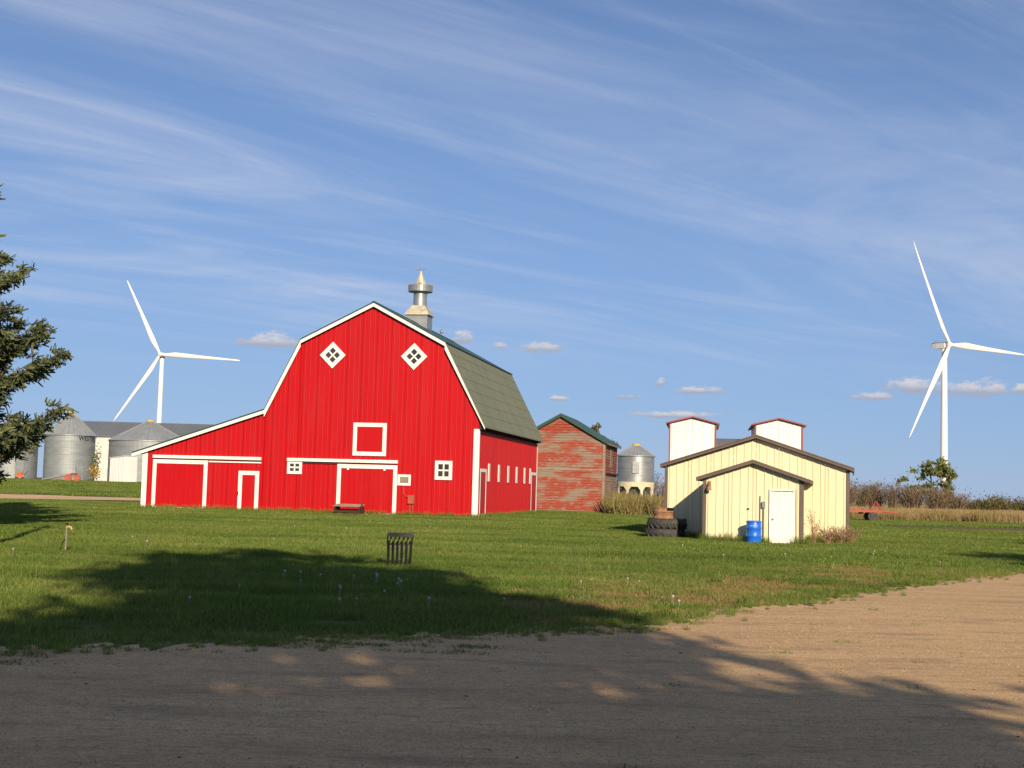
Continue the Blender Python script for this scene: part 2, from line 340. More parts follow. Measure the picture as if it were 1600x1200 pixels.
# ------------------------------------------------------------------ terrain
def sst(a, b, x):
    t = min(1, max(0, (x-a)/(b-a))); return t*t*(3-2*t)
def ground_z(x, y):
    return 1.4 * sst(112, 172, y) * sst(-14, -34, x) + 0.0
def grid(name, xs, ys, ma, dz=0.0, wob=None):
    vs = [(x, y, ground_z(x, y) + dz + (wob(x, y) if wob else 0)) for y in ys for x in xs]; nx = len(xs)
    fs = [(j*nx+i, j*nx+i+1, (j+1)*nx+i+1, (j+1)*nx+i) for j in range(len(ys)-1) for i in range(nx-1)]
    me = bpy.data.meshes.new(name); me.from_pydata(vs, [], fs); me.update()
    return tag(link(name, me, ma, None, True), kind='structure')
xs = [-6000, -2500, -900, -400, -200] + list(range(-120, 121, 3)) + [200, 400, 900, 2500, 6000]
ys = [-300, -120, -60, -30] + list(range(-10, 241, 3)) + [300, 420, 700, 1400, 3000, 8000]
grid('ground', xs, ys, 'lawn_soil')
# gravel yard: a sheet with a ragged edge towards the lawn
edge = [(-60, 4.0), (-30, 8.5), (-12, 11.4), (-6.5, 12.9), (-5.12, 13.97), (-4.25, 14.34), (-3.43, 15.08), (-2.45, 15.5), (-1.73, 16.2), (-.85, 16.6), (.08, 17.2), (1.07, 17.6),
        (1.99, 18.6), (2.9, 20.06), (3.98, 21.9), (5.75, 24.2), (8.05, 28.3), (10.44, 31.6), (13.5, 35.7), (16.8, 39.7), (24, 47), (40, 58), (70, 72)]
edgef = pw(edge)
def yard():
    xs2 = np.concatenate([np.arange(-60, -12, 2.0), np.arange(-12, 26, 0.09), np.arange(26, 70.1, 2.0)])
    vs, fs = [], []
    for i, x in enumerate(xs2):
        w = 0.28*math.sin(x*2.3) + 0.22*math.sin(x*5.9+1) + 0.15*math.sin(x*13.1+2) + nr.normal()*0.2
        e = edgef(x) + w
        for k, y in enumerate((-40, -10, 2, 7, 10, 13)): vs.append((x, min(y, e-0.6), 0.006))
        vs.append((x, e, 0.006))
    for i in range(len(xs2)-1):
        for k in range(6): fs.append((i*7+k, i*7+7+k, i*7+8+k, i*7+k+1))
    me = bpy.data.meshes.new('gravel_yard'); me.from_pydata(vs, [], fs); me.update()
    tag(link('gravel_yard', me, 'gravel'), kind='structure')
yard()
def strip(name, A, Bp, ma, nx=60, ny=5, dz=0.02, jit=0.6):   # a draped band between two edges given as functions of x
    x0, x1 = A; lo, hi = Bp
    vs, fs = [], []
    for i in range(nx+1):
        x = x0 + (x1-x0)*i/nx; a = lo(x) + nr.normal()*jit*.4; b = hi(x) + nr.normal()*jit*.4
        for k in range(ny+1):
            y = a + (b-a)*k/ny; vs.append((x, y, ground_z(x, y) + dz))
    for i in range(nx):
        for k in range(ny): q = i*(ny+1)+k; fs.append((q, q+ny+1, q+ny+2, q+1))
    me = bpy.data.meshes.new(name); me.from_pydata(vs, [], fs); me.update()
    tag(link(name, me, ma), kind='structure')
strip('path', (-110, -27), (pw([(-110, 104), (-60, 105), (-40, 108), (-27, 119)]), pw([(-110, 126), (-60, 125), (-40, 124), (-27, 122)])), 'track')
strip('soil_strip', (25, 110), (pw([(25, 88), (34, 84), (110, 84)]), pw([(25, 91), (34, 98), (110, 101)])), 'soil', dz=.012)

vsf = [(x, y, .02) for y in (121, 150, 220, 500, 1500, 6000) for x in (21, 60, 150, 500, 2000, 6000)]
mf = bpy.data.meshes.new('field'); mf.from_pydata(vsf, [], [(j*6+i, j*6+i+1, j*6+i+7, j*6+i+6) for j in range(5) for i in range(5)]); mf.update(); tag(link('field', mf, 'stubble'), kind='structure')
# ------------------------------------------------------------------ barn
BY = R(-10.5)
barn = empty('barn', (-1.9, 81.5, 0), BY, 'large bright red gambrel barn with lean-to, white trim and olive green roof', 'barn')
prof = [(-22.1, 3.50), (-13.5, 6.35), (-11.32, 10.72), (-6.74, 13.02), (-2.2, 10.62), (0.42, 5.52)]
roofz = pw(prof)
DEP = 21.5
wall_top = lambda u: roofz(u) - 0.10
kin = [p[0] for p in prof[1:-1]]
ribbed(barn, (-21.4, 0, 0), (1, 0, 0), (0, -1, 0), 21.4, lambda u: wall_top(u-21.4), -0.1, 'red', kinks=[k+21.4 for k in kin], rh=.034, crest='red_glint')
ribbed(barn, (0, 0, 0), (0, 1, 0), (1, 0, 0), DEP, lambda u: 5.22, -0.1, 'red2', rib=0.152, rh=0.012, name='side_wall_panel')
ribbed(barn, (-21.4, DEP, 0), (1, 0, 0), (0, 1, 0), 21.4, lambda u: wall_top(u-21.4), -0.1, 'red', kinks=[k+21.4 for k in kin])
ribbed(barn, (-21.4, 0, 0), (0, 1, 0), (-1, 0, 0), DEP, lambda u: 3.6, -0.1, 'red')
names = ['lean_to_roof', 'lower_roof', 'upper_roof', 'upper_roof', 'lower_roof']
mats = ['green_metal', 'green_metal', 'green_metal', 'green_metal', 'olive_roof']
for (a, b), nm_, mm in zip(zip(prof, prof[1:]), names, mats):
    ex0 = (a[0], a[1]); ex1 = (b[0], b[1])
    t = 0.09
    MB().prism([ex0, ex1, (ex1[0], ex1[1]-t), (ex0[0], ex0[1]-t)], -0.30, DEP+.3).build(nm_, mm, barn)
    # white rake board just under the roof edge, front and back
    d = 0.30 if abs(b[1]-a[1])/(b[0]-a[0]) < 1 and True else 0.30
    sl = abs((b[1]-a[1])/(b[0]-a[0])); d = 0.19 * math.sqrt(1+sl*sl)
    poly = [(a[0], a[1]-.092), (b[0], b[1]-.092), (b[0], b[1]-.092-d), (a[0], a[1]-.092-d)]
    if b is prof[-1]: poly[2] = (b[0]-0.02, b[1]-.20); poly[1] = (b[0], b[1]-.092)
    if a is prof[0]: poly[3] = (a[0], a[1]-.092-.2)
    MB().prism(poly, -0.285, -0.235).build('rake_board', 'white', barn)
    # soffit behind the board
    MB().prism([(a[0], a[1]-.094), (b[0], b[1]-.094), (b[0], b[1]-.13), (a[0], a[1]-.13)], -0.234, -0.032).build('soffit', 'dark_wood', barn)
# shingle courses and seams on the olive slope
ax, az_ = prof[4]; bx, bz = prof[5]
for k in range(1, 7):
    t = k/7; x = ax+(bx-ax)*t; z = az_+(bz-az_)*t
    MB().box(x-.01, x+.016, -0.3, DEP+.3, z-.01, z+.017).build('roof_seam', 'olive_roof', barn)
MB().prism([(-2.32, 10.70), (-2.08, 10.58), (-2.05, 10.50), (-2.2, 10.625)], -.31, DEP+.31).build('roof_break_flashing', 'green_metal', barn)
MB().prism([(-6.9, 12.96), (-6.74, 13.06), (-6.58, 12.96), (-6.74, 13.03)], -.31, DEP+.31).build('ridge_cap', 'green_metal', barn)
# dark open eave with rafter tails on the long side
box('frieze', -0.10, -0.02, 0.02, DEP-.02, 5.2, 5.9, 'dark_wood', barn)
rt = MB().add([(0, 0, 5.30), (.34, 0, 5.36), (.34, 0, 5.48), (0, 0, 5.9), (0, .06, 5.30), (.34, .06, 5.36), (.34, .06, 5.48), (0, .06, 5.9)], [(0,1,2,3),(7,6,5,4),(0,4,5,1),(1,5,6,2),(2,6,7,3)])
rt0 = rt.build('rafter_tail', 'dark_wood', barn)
for k in range(1, 36):
    o = bpy.data.objects.new('rafter_tail', rt0.data); C.objects.link(o); o.parent = barn; o.location = (0, k*0.607, 0)
# corner boards
box('corner_board', -0.30, 0.035, -0.05, -0.031, -0.1, 5.35, 'white', barn)
box('corner_board', 0.0355, 0.05, -0.05, 0.16, -0.1, 5.25, 'white', barn)
box('corner_board', 0.033, 0.055, DEP-.14, DEP+.04, -0.1, 5.25, 'white', barn)
box('corner_board', -21.45, -21.12, -0.055, -0.031, -0.1, 3.58, 'white', barn)
def frame(par, x0, x1, z0, z1, w, y0=-0.075, y1=-0.032, ma='white', bottom=True, nm_='trim_board', top=None):
    tw = top or w
    box(nm_, x0, x0+w, y0, y1, z0, z1-tw, ma, par); box(nm_, x1-w, x1, y0, y1, z0, z1-tw, ma, par)
    box(nm_, x0, x1, y0, y1, z1-tw, z1, ma, par)
    if bottom: box(nm_, x0+w, x1-w, y0, y1, z0, z0+w, ma, par)
def sliding(x0, x1, z1, bottom=True):
    mb = MB(); n = int((x1-x0)/.305); yy = -0.05
    pr = [(x0, 0)]
    for j in range(n):
        c = x0+(j+.5)*(x1-x0)/n; pr += [(c-.042, 0), (c-.018, .024), (c+.018, .024), (c+.042, 0)]
    pr.append((x1, 0))
    vs = []
    for u, d in pr: vs += [(u, yy-d, 0.03), (u, yy-d, z1)]
    mb.add(vs, [(2*j, 2*j+2, 2*j+3, 2*j+1) for j in range(len(pr)-1)])
    d = mb.build('sliding_door', 'red', barn)
    frame(d, x0, x1, 0.03, z1, 0.24, -0.115, -0.076, bottom=False)
    if bottom: box('trim_board', x0+.24, x1-.24, -0.11, -0.078, 0.03, 0.14, 'white', d)
    return d
d1 = sliding(-20.72, -17.1, 3.08); d2 = sliding(-8.72, -4.95, 3.06, True)
box('hanger', -8.1, -7.98, -.135, -.118, 2.72, 2.84, 'white', d2); box('hanger', -5.8, -5.68, -.135, -.118, 2.72, 2.84, 'white', d2)
def track(x0, x1, z):
    t_ = box('door_track', x0, x1, -0.20, -0.032, z-.05, z+.14, 'white', barn)
    return t_
track(-20.72, -13.62, 3.22); track(-11.93, -4.93, 3.22)
box('track_rail', -17.05, -13.62, -0.10, -0.034, 2.98, 3.06, 'white', barn)
box('track_rail', -10.9, -8.76, -0.10, -0.034, 3.05, 3.12, 'dark_wood', barn)
wd = box('walk_door', -14.8, -13.98, -0.06, -0.033, 0.08, 2.24, 'red', barn)
frame(wd, -15.06, -13.72, 0.02, 2.5, 0.25, -0.09, -0.062, bottom=False)
box('door_handle', -15.09, -15.03, -0.13, -0.092, 0.98, 1.22, 'black', wd)
ld = box('loft_door', -7.55, -5.93, -0.06, -0.033, 3.85, 5.36, 'red', barn)
frame(ld, -7.80, -5.70, 3.60, 5.60, 0.24, -0.10, -0.062)
def window(cx, cz, hw, hh, fw, diamond=False):
    w = MB().box(-hw+fw, hw-fw, -0.055, -0.045, -hh+fw, hh-fw).build('window', 'glass', barn)
    w.location = (cx, 0, cz)
    if diamond: w.rotation_euler = (0, R(45), 0)
    frame(w, -hw, hw, -hh, hh, fw, -0.10, -0.033, nm_='window_frame')
    bt = 0.045
    box('glazing_bar', -bt, bt, -0.08, -0.056, -hh+fw, hh-fw, 'white', w)
    box('glazing_bar', -hw+fw, -bt, -0.08, -0.056, -bt, bt, 'white', w); box('glazing_bar', bt, hw-fw, -0.08, -0.056, -bt, bt, 'white', w)
    return w
window(-9.29, 9.72, 0.58, 0.58, 0.24, True); window(-4.14, 9.68, 0.58, 0.58, 0.24, True)
window(-11.46, 2.79, 0.47, 0.40, 0.17); window(-2.09, 2.83, 0.53, 0.57, 0.20)
hb = box('hatch', -4.82, -4.28, -0.06, -0.033, 2.0, 2.37, 'old_wood', barn); frame(hb, -4.92, -4.10, 1.86, 2.52, 0.14, -0.085, -0.062)
# shutters and plank doors on the long side
for s_ in (3.15, 6.4, 9.7, 12.85, 16.05, 18.45):
    sb = box('shutter', 0.032, 0.07, s_-.27, s_+.27, 2.25, 3.36, 'white', barn)
def side_door(y0, y1, z1):
    d = box('plank_door', 0.03, 0.055, y0+.1, y1-.1, 0.0, z1-.12, 'red2', barn)
    box('trim_board', 0.056, 0.075, y0, y0+.13, 0, z1-.2, 'white', d); box('trim_board', 0.056, 0.075, y1-.13, y1, 0, z1-.2, 'white', d)
    box('trim_board', 0.056, 0.08, y0, y1, z1-.2, z1, 'white', d)
side_door(0.45, 2.3, 3.0); side_door(18.95, 21.3, 3.1)
# cupola ventilator on the ridge
cy = 11.0
cb = MB().box(-6.74-.73, -6.74+.73, cy-.73, cy+.73, 12.3, 13.62).build('cupola', 'galv', barn)
og = MB()
for (a, z), (b, z2) in zip([(.86, 13.60), (.84, 13.66), (.74, 13.86), (.58, 14.08), (.46, 14.28)], [(.84, 13.66), (.74, 13.86), (.58, 14.08), (.46, 14.28), (.40, 14.32)]):
    c = [(-1, -1), (1, -1), (1, 1), (-1, 1)]
    og.add([(-6.74+p*a, cy+q*a, z) for p, q in c] + [(-6.74+p*b, cy+q*b, z2) for p, q in c], [(i, (i+1) % 4, (i+1) % 4+4, i+4) for i in range(4)])
og.build('flared_roof', 'cupola_cream', cb)
MB().lathe([(.47, 14.24), (.46, 15.2), (.60, 15.24), (.84, 15.27), (.86, 15.70), (.80, 15.72), (.78, 15.66), (.45, 15.62)], 28, (-6.74, cy, 0)).build('vent_drum', 'galv', cb, False)
MB().lathe([(.56, 15.62), (.40, 15.82), (.22, 16.25), (.06, 16.72), (.03, 16.78)], 8, (-6.74, cy, 0)).build('spire_cone', 'cupola_cream', cb)
for k in range(8):
    a = k*math.pi/4+.2; x, y = -6.74+.85*math.cos(a), cy+.85*math.sin(a)
    MB().add([(x-.09, y-.02, 15.7), (x+.09, y-.02, 15.7), (x, y-.02, 15.9), (x-.09, y+.02, 15.7), (x+.09, y+.02, 15.7), (x, y+.02, 15.9)], [(0,1,2),(5,4,3),(0,3,4,1),(1,4,5,2),(2,5,3,0)]).build('crown_tab', 'galv', cb)
vn = MB().tube([(-6.74, cy, 16.7), (-6.74, cy, 17.45)], .02, 6).tube([(-7.1, cy-.05, 16.86), (-6.36, cy+.05, 16.86)], .018, 6).tube([(-6.74, cy-.35, 16.8), (-6.74, cy+.35, 16.8)], .015, 6)
vn.add([(-7.14, cy-.05, 16.86), (-6.86, cy-.03, 17.0), (-6.84, cy-.03, 16.9), (-6.98, cy-.03, 16.8), (-7.14, cy-.03, 16.87), (-6.86, cy-.01, 17.0), (-6.84, cy-.01, 16.9), (-6.98, cy-.01, 16.8)], [(0,1,2,3),(7,6,5,4),(0,4,5,1),(1,5,6,2),(2,6,7,3),(3,7,4,0)])
vn.build('weather_vane', 'grey_metal', cb)
fn = MB().tube([(-6.74, 17.6, 12.95), (-6.74, 17.6, 13.25)], .03, 6); fn.lathe([(.05, 13.15), (.13, 13.25), (.13, 13.36), (.04, 13.46)], 8, (-6.74, 17.6, 0)); fn.build('ridge_finial', 'grey_metal', barn)
# electrical box on the barn wall
eb = box('electrical_box', -4.22, -3.82, -0.20, -0.03, 0.78, 1.28, 'red_paint', barn)
MB().tube([(-4.10, -.08, -.05), (-4.10, -.08, .8)], .035, 6).build('conduit', 'red_paint', eb); MB().tube([(-3.94, -.08, -.05), (-3.94, -.08, .8)], .035, 6).build('conduit', 'red_paint', eb)
MB().tube([(-4.2, -.08, 1.15), (-4.36, -.08, 1.2), (-4.52, -.08, 1.35), (-4.56, -.06, 1.86)], .025, 6).build('conduit', 'red_paint', eb)
# loading step in front of the door
st = empty('loading_step', (0, 0, 0), 0, 'low weathered wooden loading step with dark frame before the barn sliding door', 'step')
st.location = Matrix.Rotation(BY, 3, 'Z') @ Vector((-7.52, -1.3, 0)) + Vector((-1.9, 81.5, 0)); st.rotation_euler = (0, 0, BY)
for k in range(4): MB().box(-.84, .84, -.52+k*.26, -.28+k*.26, .52+.03*k, .575+.03*k).build('plank', 'old_wood', st)
for x in (-.78, .74): MB().box(x, x+.07, -.5, .5, -.05, .52).build('leg_frame', 'dark_wood', st)
MB().box(-.71, .74, -.47, -.42, .16, .3).build('rail', 'dark_wood', st)
MB().box(.84, .89, -.3, -.2, 0, .72).build('post', 'dark_wood', st)

# ------------------------------------------------------------------ weathered red granary
gr = empty('granary', (8.2, 118, 0), BY, 'tall old wooden granary with peeling red paint and green metal roof', 'granary')
def lap(par, O, U, Nn, width, top, z0, ma, bh=0.23, name='lap_siding'):
    O, U, Nn = Vector(O), Vector(U), Vector(Nn); mb = MB(); z = z0; zmax = max(top(width*i/40) for i in range(41))
    while z < zmax:
        zt = z+bh
        a = [i*width/60 for i in range(61)]
        ins = [u for u in a if top(u) > z+.01]
        if len(ins) < 2: break
        u0, u1 = ins[0], ins[-1]; off = nr.uniform(0, .012)
        def P(u, zz, d): q = O+U*u+Nn*d; return (q.x, q.y, min(zz, top(u)))
        mb.add([P(u0, z, .05+off), P(u1, z, .05+off), P(u1, zt, .006+off), P(u0, zt, .006+off), P(u0, z, 0), P(u1, z, 0)], [(0,1,2,3), (4,5,1,0)])
        z = zt
    # backing
    n = 24
    vs = []
    for i in range(n+1):
        q = O+U*(width*i/n); vs += [(q.x, q.y, z0), (q.x, q.y, top(width*i/n))]
    mb.add(vs, [(2*i, 2*i+2, 2*i+3, 2*i+1) for i in range(n)])
    return mb.build(name, ma, par)
gt = pw([(-7.75, 6.2), (-3.88, 8.42), (0, 6.2)])
lap(gr, (-7.75, 0, 0), (1, 0, 0), (0, -1, 0), 7.75, lambda u: gt(u-7.75), 0, 'granary', name='front_siding')
lap(gr, (0, 0, 0), (0, 1, 0), (1, 0, 0), 10, lambda u: 6.2, 3.5, 'granary', name='side_siding')
lap(gr, (0, 0, 0), (0, 1, 0), (1, 0, 0), 10, lambda u: 3.46, 0, 'granary_side', name='side_siding')
lap(gr, (-7.75, 0, 0), (0, 1, 0), (-1, 0, 0), 10, lambda u: 6.2, 0, 'granary', name='side_siding')
lap(gr, (-7.75, 10, 0), (1, 0, 0), (0, 1, 0), 7.75, lambda u: gt(u-7.75), 0, 'granary', name='back_siding')
for s_ in (1, -1):
    xe = -3.88 + s_*4.25
    ze = 8.56-4.25*.572
    MB().prism([(-3.88, 8.56), (xe, ze), (xe, ze-.09), (-3.88, 8.46)], -.35, 10.35).build('roof_slope', 'green_metal', gr)
    MB().prism([(-3.88, 8.455), (xe, ze-.095), (xe, ze-.28), (-3.88, 8.27)], -.34, -.30).build('rake_board', 'green_metal', gr)
    MB().box(xe-.05 if s_ > 0 else xe, xe if s_ > 0 else xe+.05, -.3, 10.3, ze-.25, ze-.095).build('eave_board', 'old_wood', gr)
box('corner_board', -.16, .05, -.085, -.066, 0, 6.15, 'granary_side', gr); box('corner_board', .068, .085, -.085, .14, 0, 6.15, 'granary_side', gr)
box('ledge', .03, .2, .1, 10, 3.38, 3.5, 'dark_wood', gr)
box('boarded_window', .04, .075, 4.0, 5.4, 4.0, 5.7, 'old_wood', gr); box('plank_door', .04, .075, 3.4, 5.0, .2, 2.6, 'old_wood', gr)
box('floor_band', -7.7, -.16, -.08, -.066, 3.62, 3.78, 'granary_side', gr)
box('foundation_beam', -7.8, .08, -.095, -.066, -.1, .16, 'granary_side', gr)

# ------------------------------------------------------------------ yellow shed
SY = R(-14)
shed = empty('yellow_shed', (9.45, 51.5, 0), SY, 'pale yellow sheet metal shed with brown trim and gabled porch with white door', 'shed')
mt = pw([(-4.12, 2.92), (-.43, 4.13), (3.26, 2.92)])
MY = 4.5; MD = 13.5
kw = dict(rib=.305, rh=.026)
ribbed(shed, (-4.12, MY, 0), (1, 0, 0), (0, -1, 0), 7.38, lambda u: mt(u-4.12), -.05, 'cream', kinks=[3.69], **kw)
ribbed(shed, (3.26, MY, 0), (0, 1, 0), (1, 0, 0), MD-MY, lambda u: 2.92, -.05, 'cream', **kw)
ribbed(shed, (-4.12, MY, 0), (0, 1, 0), (-1, 0, 0), MD-MY, lambda u: 2.92, -.05, 'cream', **kw)
ribbed(shed, (-4.12, MD, 0), (1, 0, 0), (0, 1, 0), 7.38, lambda u: mt(u-4.12), -.05, 'cream', kinks=[3.69], **kw)
for s_ in (1, -1):
    xe = -.43+s_*3.92; ze = 4.30-3.92*.328
    MB().prism([(-.43, 4.30), (xe, ze), (xe, ze-.05), (-.43, 4.25)], MY-.32, MD+.3).build('roof_slope', 'brown', shed)
    MB().prism([(-.43, 4.238), (xe, ze-.062), (xe, ze-.15), (-.43, 4.15)], MY-.31, MY-.27).build('rake_board', 'brown', shed)
    MB().prism([(-.43, 4.236), (xe, ze-.064), (xe, ze-.10), (-.43, 4.20)], MY-.268, MY-.032).build('soffit', 'brown', shed)
    a, b = (xe-.04, xe) if s_ > 0 else (xe, xe+.04)
    MB().box(a, b, MY-.268, MD+.28, ze-.15, ze-.066).build('fascia', 'brown', shed)
for x0, x1 in ((-4.16, -4.05), (3.19, 3.30)):
    box('corner_trim', x0, x1, MY-.06, MY-.03, -.05, 2.9, 'brown', shed)
box('corner_trim', 3.292, 3.31, MY-.06, MY+.12, -.05, 2.9, 'brown', shed); box('corner_trim', -4.18, -4.162, MY-.06, MY+.12, -.05, 2.9, 'brown', shed)
et = pw([(-2.05, 2.42), (-.24, 3.02), (1.57, 2.42)])
ribbed(shed, (-2.05, 0, 0), (1, 0, 0), (0, -1, 0), 3.62, lambda u: et(u-2.05), -.05, 'cream', kinks=[1.81], name='porch_wall_panel', **kw)
ribbed(shed, (1.57, 0, 0), (0, 1, 0), (1, 0, 0), MY-.03, lambda u: 2.42, -.05, 'cream', name='porch_wall_panel', **kw)
ribbed(shed, (-2.05, 0, 0), (0, 1, 0), (-1, 0, 0), MY-.03, lambda u: 2.42, -.05, 'cream', name='porch_wall_panel', **kw)
for s_ in (1, -1):
    xe = -.24+s_*2.12; ze = 3.15-2.12*.335
    MB().prism([(-.24, 3.15), (xe, ze), (xe, ze-.06), (-.24, 3.09)], -.32, MY-.03).build('porch_roof', 'brown', shed)
    MB().prism([(-.24, 3.088), (xe, ze-.062), (xe, ze-.14), (-.24, 3.01)], -.31, -.27).build('porch_rake_board', 'brown', shed)
    MB().prism([(-.24, 3.086), (xe, ze-.064), (xe, ze-.10), (-.24, 3.05)], -.268, -.032).build('porch_soffit', 'brown', shed)
    a, b = (xe-.04, xe) if s_ > 0 else (xe, xe+.04)
    MB().box(a, b, -.268, MY-.05, ze-.14, ze-.066).build('porch_fascia', 'brown', shed)
box('corner_trim', -2.10, -1.99, -.06, -.03, -.05, 2.42, 'brown', shed); box('corner_trim', -2.12, -2.102, -.06, .12, -.05, 2.4, 'brown', shed)
box('corner_trim', 1.50, 1.62, -.06, -.03, -.05, 2.42, 'brown', shed); box('corner_trim', 1.622, 1.64, -.06, .16, -.05, 2.4, 'brown', shed)
dr = box('door', .44, 1.26, -.065, -.03, .04, 1.95, 'door', shed)
for x0, x1 in ((.38, .439), (1.261, 1.33)): box('door_frame', x0, x1, -.085, -.03, 0, 2.0, 'white', dr)
box('door_frame', .38, 1.33, -.085, -.03, 2.0, 2.06, 'white', dr)
box('door_frame', 1.331, 1.36, -.08, -.03, 0, 2.06, 'grey_metal', dr)
for z0, z1 in ((.2, .72), (.84, 1.42), (1.54, 1.8)):
    for x0 in (.54, .90): box('door_panel', x0, x0+.26, -.074, -.066, z0, z1, 'door', dr)
kb = MB().lathe([(.0, 0), (.035, 0), (.035, .05), (.02, .07)], 10); kb_o = kb.build('door_knob', 'grey_metal', dr); kb_o.rotation_euler = (R(90), 0, 0); kb_o.location = (.51, -.066, .93)
lm = MB().box(-1.92, -1.82, -.09, -.031, 2.0, 2.3); lm.tube([(-1.87, -.08, 2.2), (-1.87, -.2, 2.24), (-1.87, -.26, 2.14)], .03, 6); lm.lathe([(.03, 1.98), (.10, 1.95), (.08, 2.06), (.03, 2.14)], 10, (-1.87, -.26, 0)); lm.build('wall_lamp', 'rust', shed)
MB().tube([(.04, -.06, -.05), (.04, -.06, 1.8)], .016, 6).build('conduit_pipe', 'grey_metal', shed)
mtq = MB().tube([(.17, -.07, -.05), (.17, -.07, 1.35)], .02, 6).build('conduit_pipe', 'grey_metal', shed)
MB().box(.11, .23, -.13, -.03, 1.35, 1.58).build('meter_box', 'grey_metal', mtq)
MB().lathe([(.04, 0), (.05, .02), (.03, .05)], 8, (0, 0, 0)).build('wall_vent', 'dark_wood', shed).location = (-.41, -.035, 1.27)
# barrel
bar = empty('barrel', (0, 0, 0), .4, 'blue plastic drum standing against the pale yellow porch wall', 'barrel')
bar.location = Matrix.Rotation(SY, 3, 'Z') @ Vector((-.15, -.62, 0)) + Vector((9.45, 51.5, 0))
MB().lathe([(.24, 0), (.265, .03), (.27, .1), (.28, .26), (.295, .28), (.295, .31), (.28, .33), (.28, .56), (.295, .58), (.295, .61), (.28, .63), (.275, .80), (.26, .85), (.24, .865)], 40).build('drum_body', 'blue', bar, True)
MB().lathe([(.285, .80), (.292, .81), (.292, .835), (.285, .845)], 40).build('rim_hoop', 'blue', bar, True)
for k, (a, w) in enumerate(((-1.75, .16), (-1.35, .1), (-2.1, .08))):
    vs = []
    for i in range(6):
        t = a-w+2*w*i/5-.4; vs += [(.283*math.cos(t), .283*math.sin(t), .665), (.283*math.cos(t), .283*math.sin(t), .69)]
    MB().add(vs, [(2*i, 2*i+2, 2*i+3, 2*i+1) for i in range(5)]).build('print_mark', 'pale_print', bar)
# tractor tyres and wheel rim
def tyre(loc, rz, label):
    t = empty('tractor_tyre', loc, rz, label, 'tyre')
    MB().lathe([(.42, .05), (.46, .0), (.66, .0), (.74, .05), (.76, .12), (.76, .26), (.74, .33), (.66, .38), (.46, .38), (.42, .33), (.40, .19)], 40).build('casing', 'rubber', t, True)
    lug = None
    for k in range(36):
        a = k*2*math.pi/36; up = k % 2
        if lug is None or k == 1:
            z0, z1 = (.19, .40) if up else (-.02, .19)
            s1 = .16
            A = [(.74, 0, .19), (.74, .07, .19), (.70, .07+s1, z1 if up else z0), (.70, s1, z1 if up else z0), (.815, 0, .19), (.815, .07, .19), (.76, .07+s1, z1 if up else z0), (.76, s1, z1 if up else z0)]
            me = MB().add(A, [(0,1,2,3),(7,6,5,4),(0,4,5,1),(1,5,6,2),(2,6,7,3),(3,7,4,0)]).build('tread_lug', 'rubber', t)
            if k == 0: lug = [me]
            else: lug.append(me)
            me.rotation_euler = (0, 0, a)
        else:
            o = bpy.data.objects.new('tread_lug', lug[up].data); C.objects.link(o); o.parent = t; o.rotation_euler = (0, 0, a)
    return t
tyre((6.35, 55.3, 0.0), .3, 'big black tractor tyre flat on the grass, bottom of the stack')
tyre((6.42, 55.3, .385), 1.1, 'big black tractor tyre lying on another tyre, chevron tread showing')
rim = empty('wheel_rim', (6.28, 55.3, .77), .2, 'rusty brown tractor wheel rim lying on top of the tyre stack', 'wheel rim')
MB().lathe([(.36, .0), (.44, .0), (.45, .03), (.40, .08), (.40, .17), (.44, .21), (.45, .24), (.40, .25), (.38, .2), (.35, .1)], 30).build('rim_ring', 'rust', rim, True)
MB().lathe([(.40, .25), (.44, .26), (.45, .30), (.40, .36), (.40, .40), (.42, .43), (.39, .44), (.36, .36)], 30).build('rim_ring', 'rust', rim, True)
MB().lathe([(.05, .12), (.36, .14), (.36, .17), (.05, .16)], 24).build('wheel_disc', 'rust', rim)

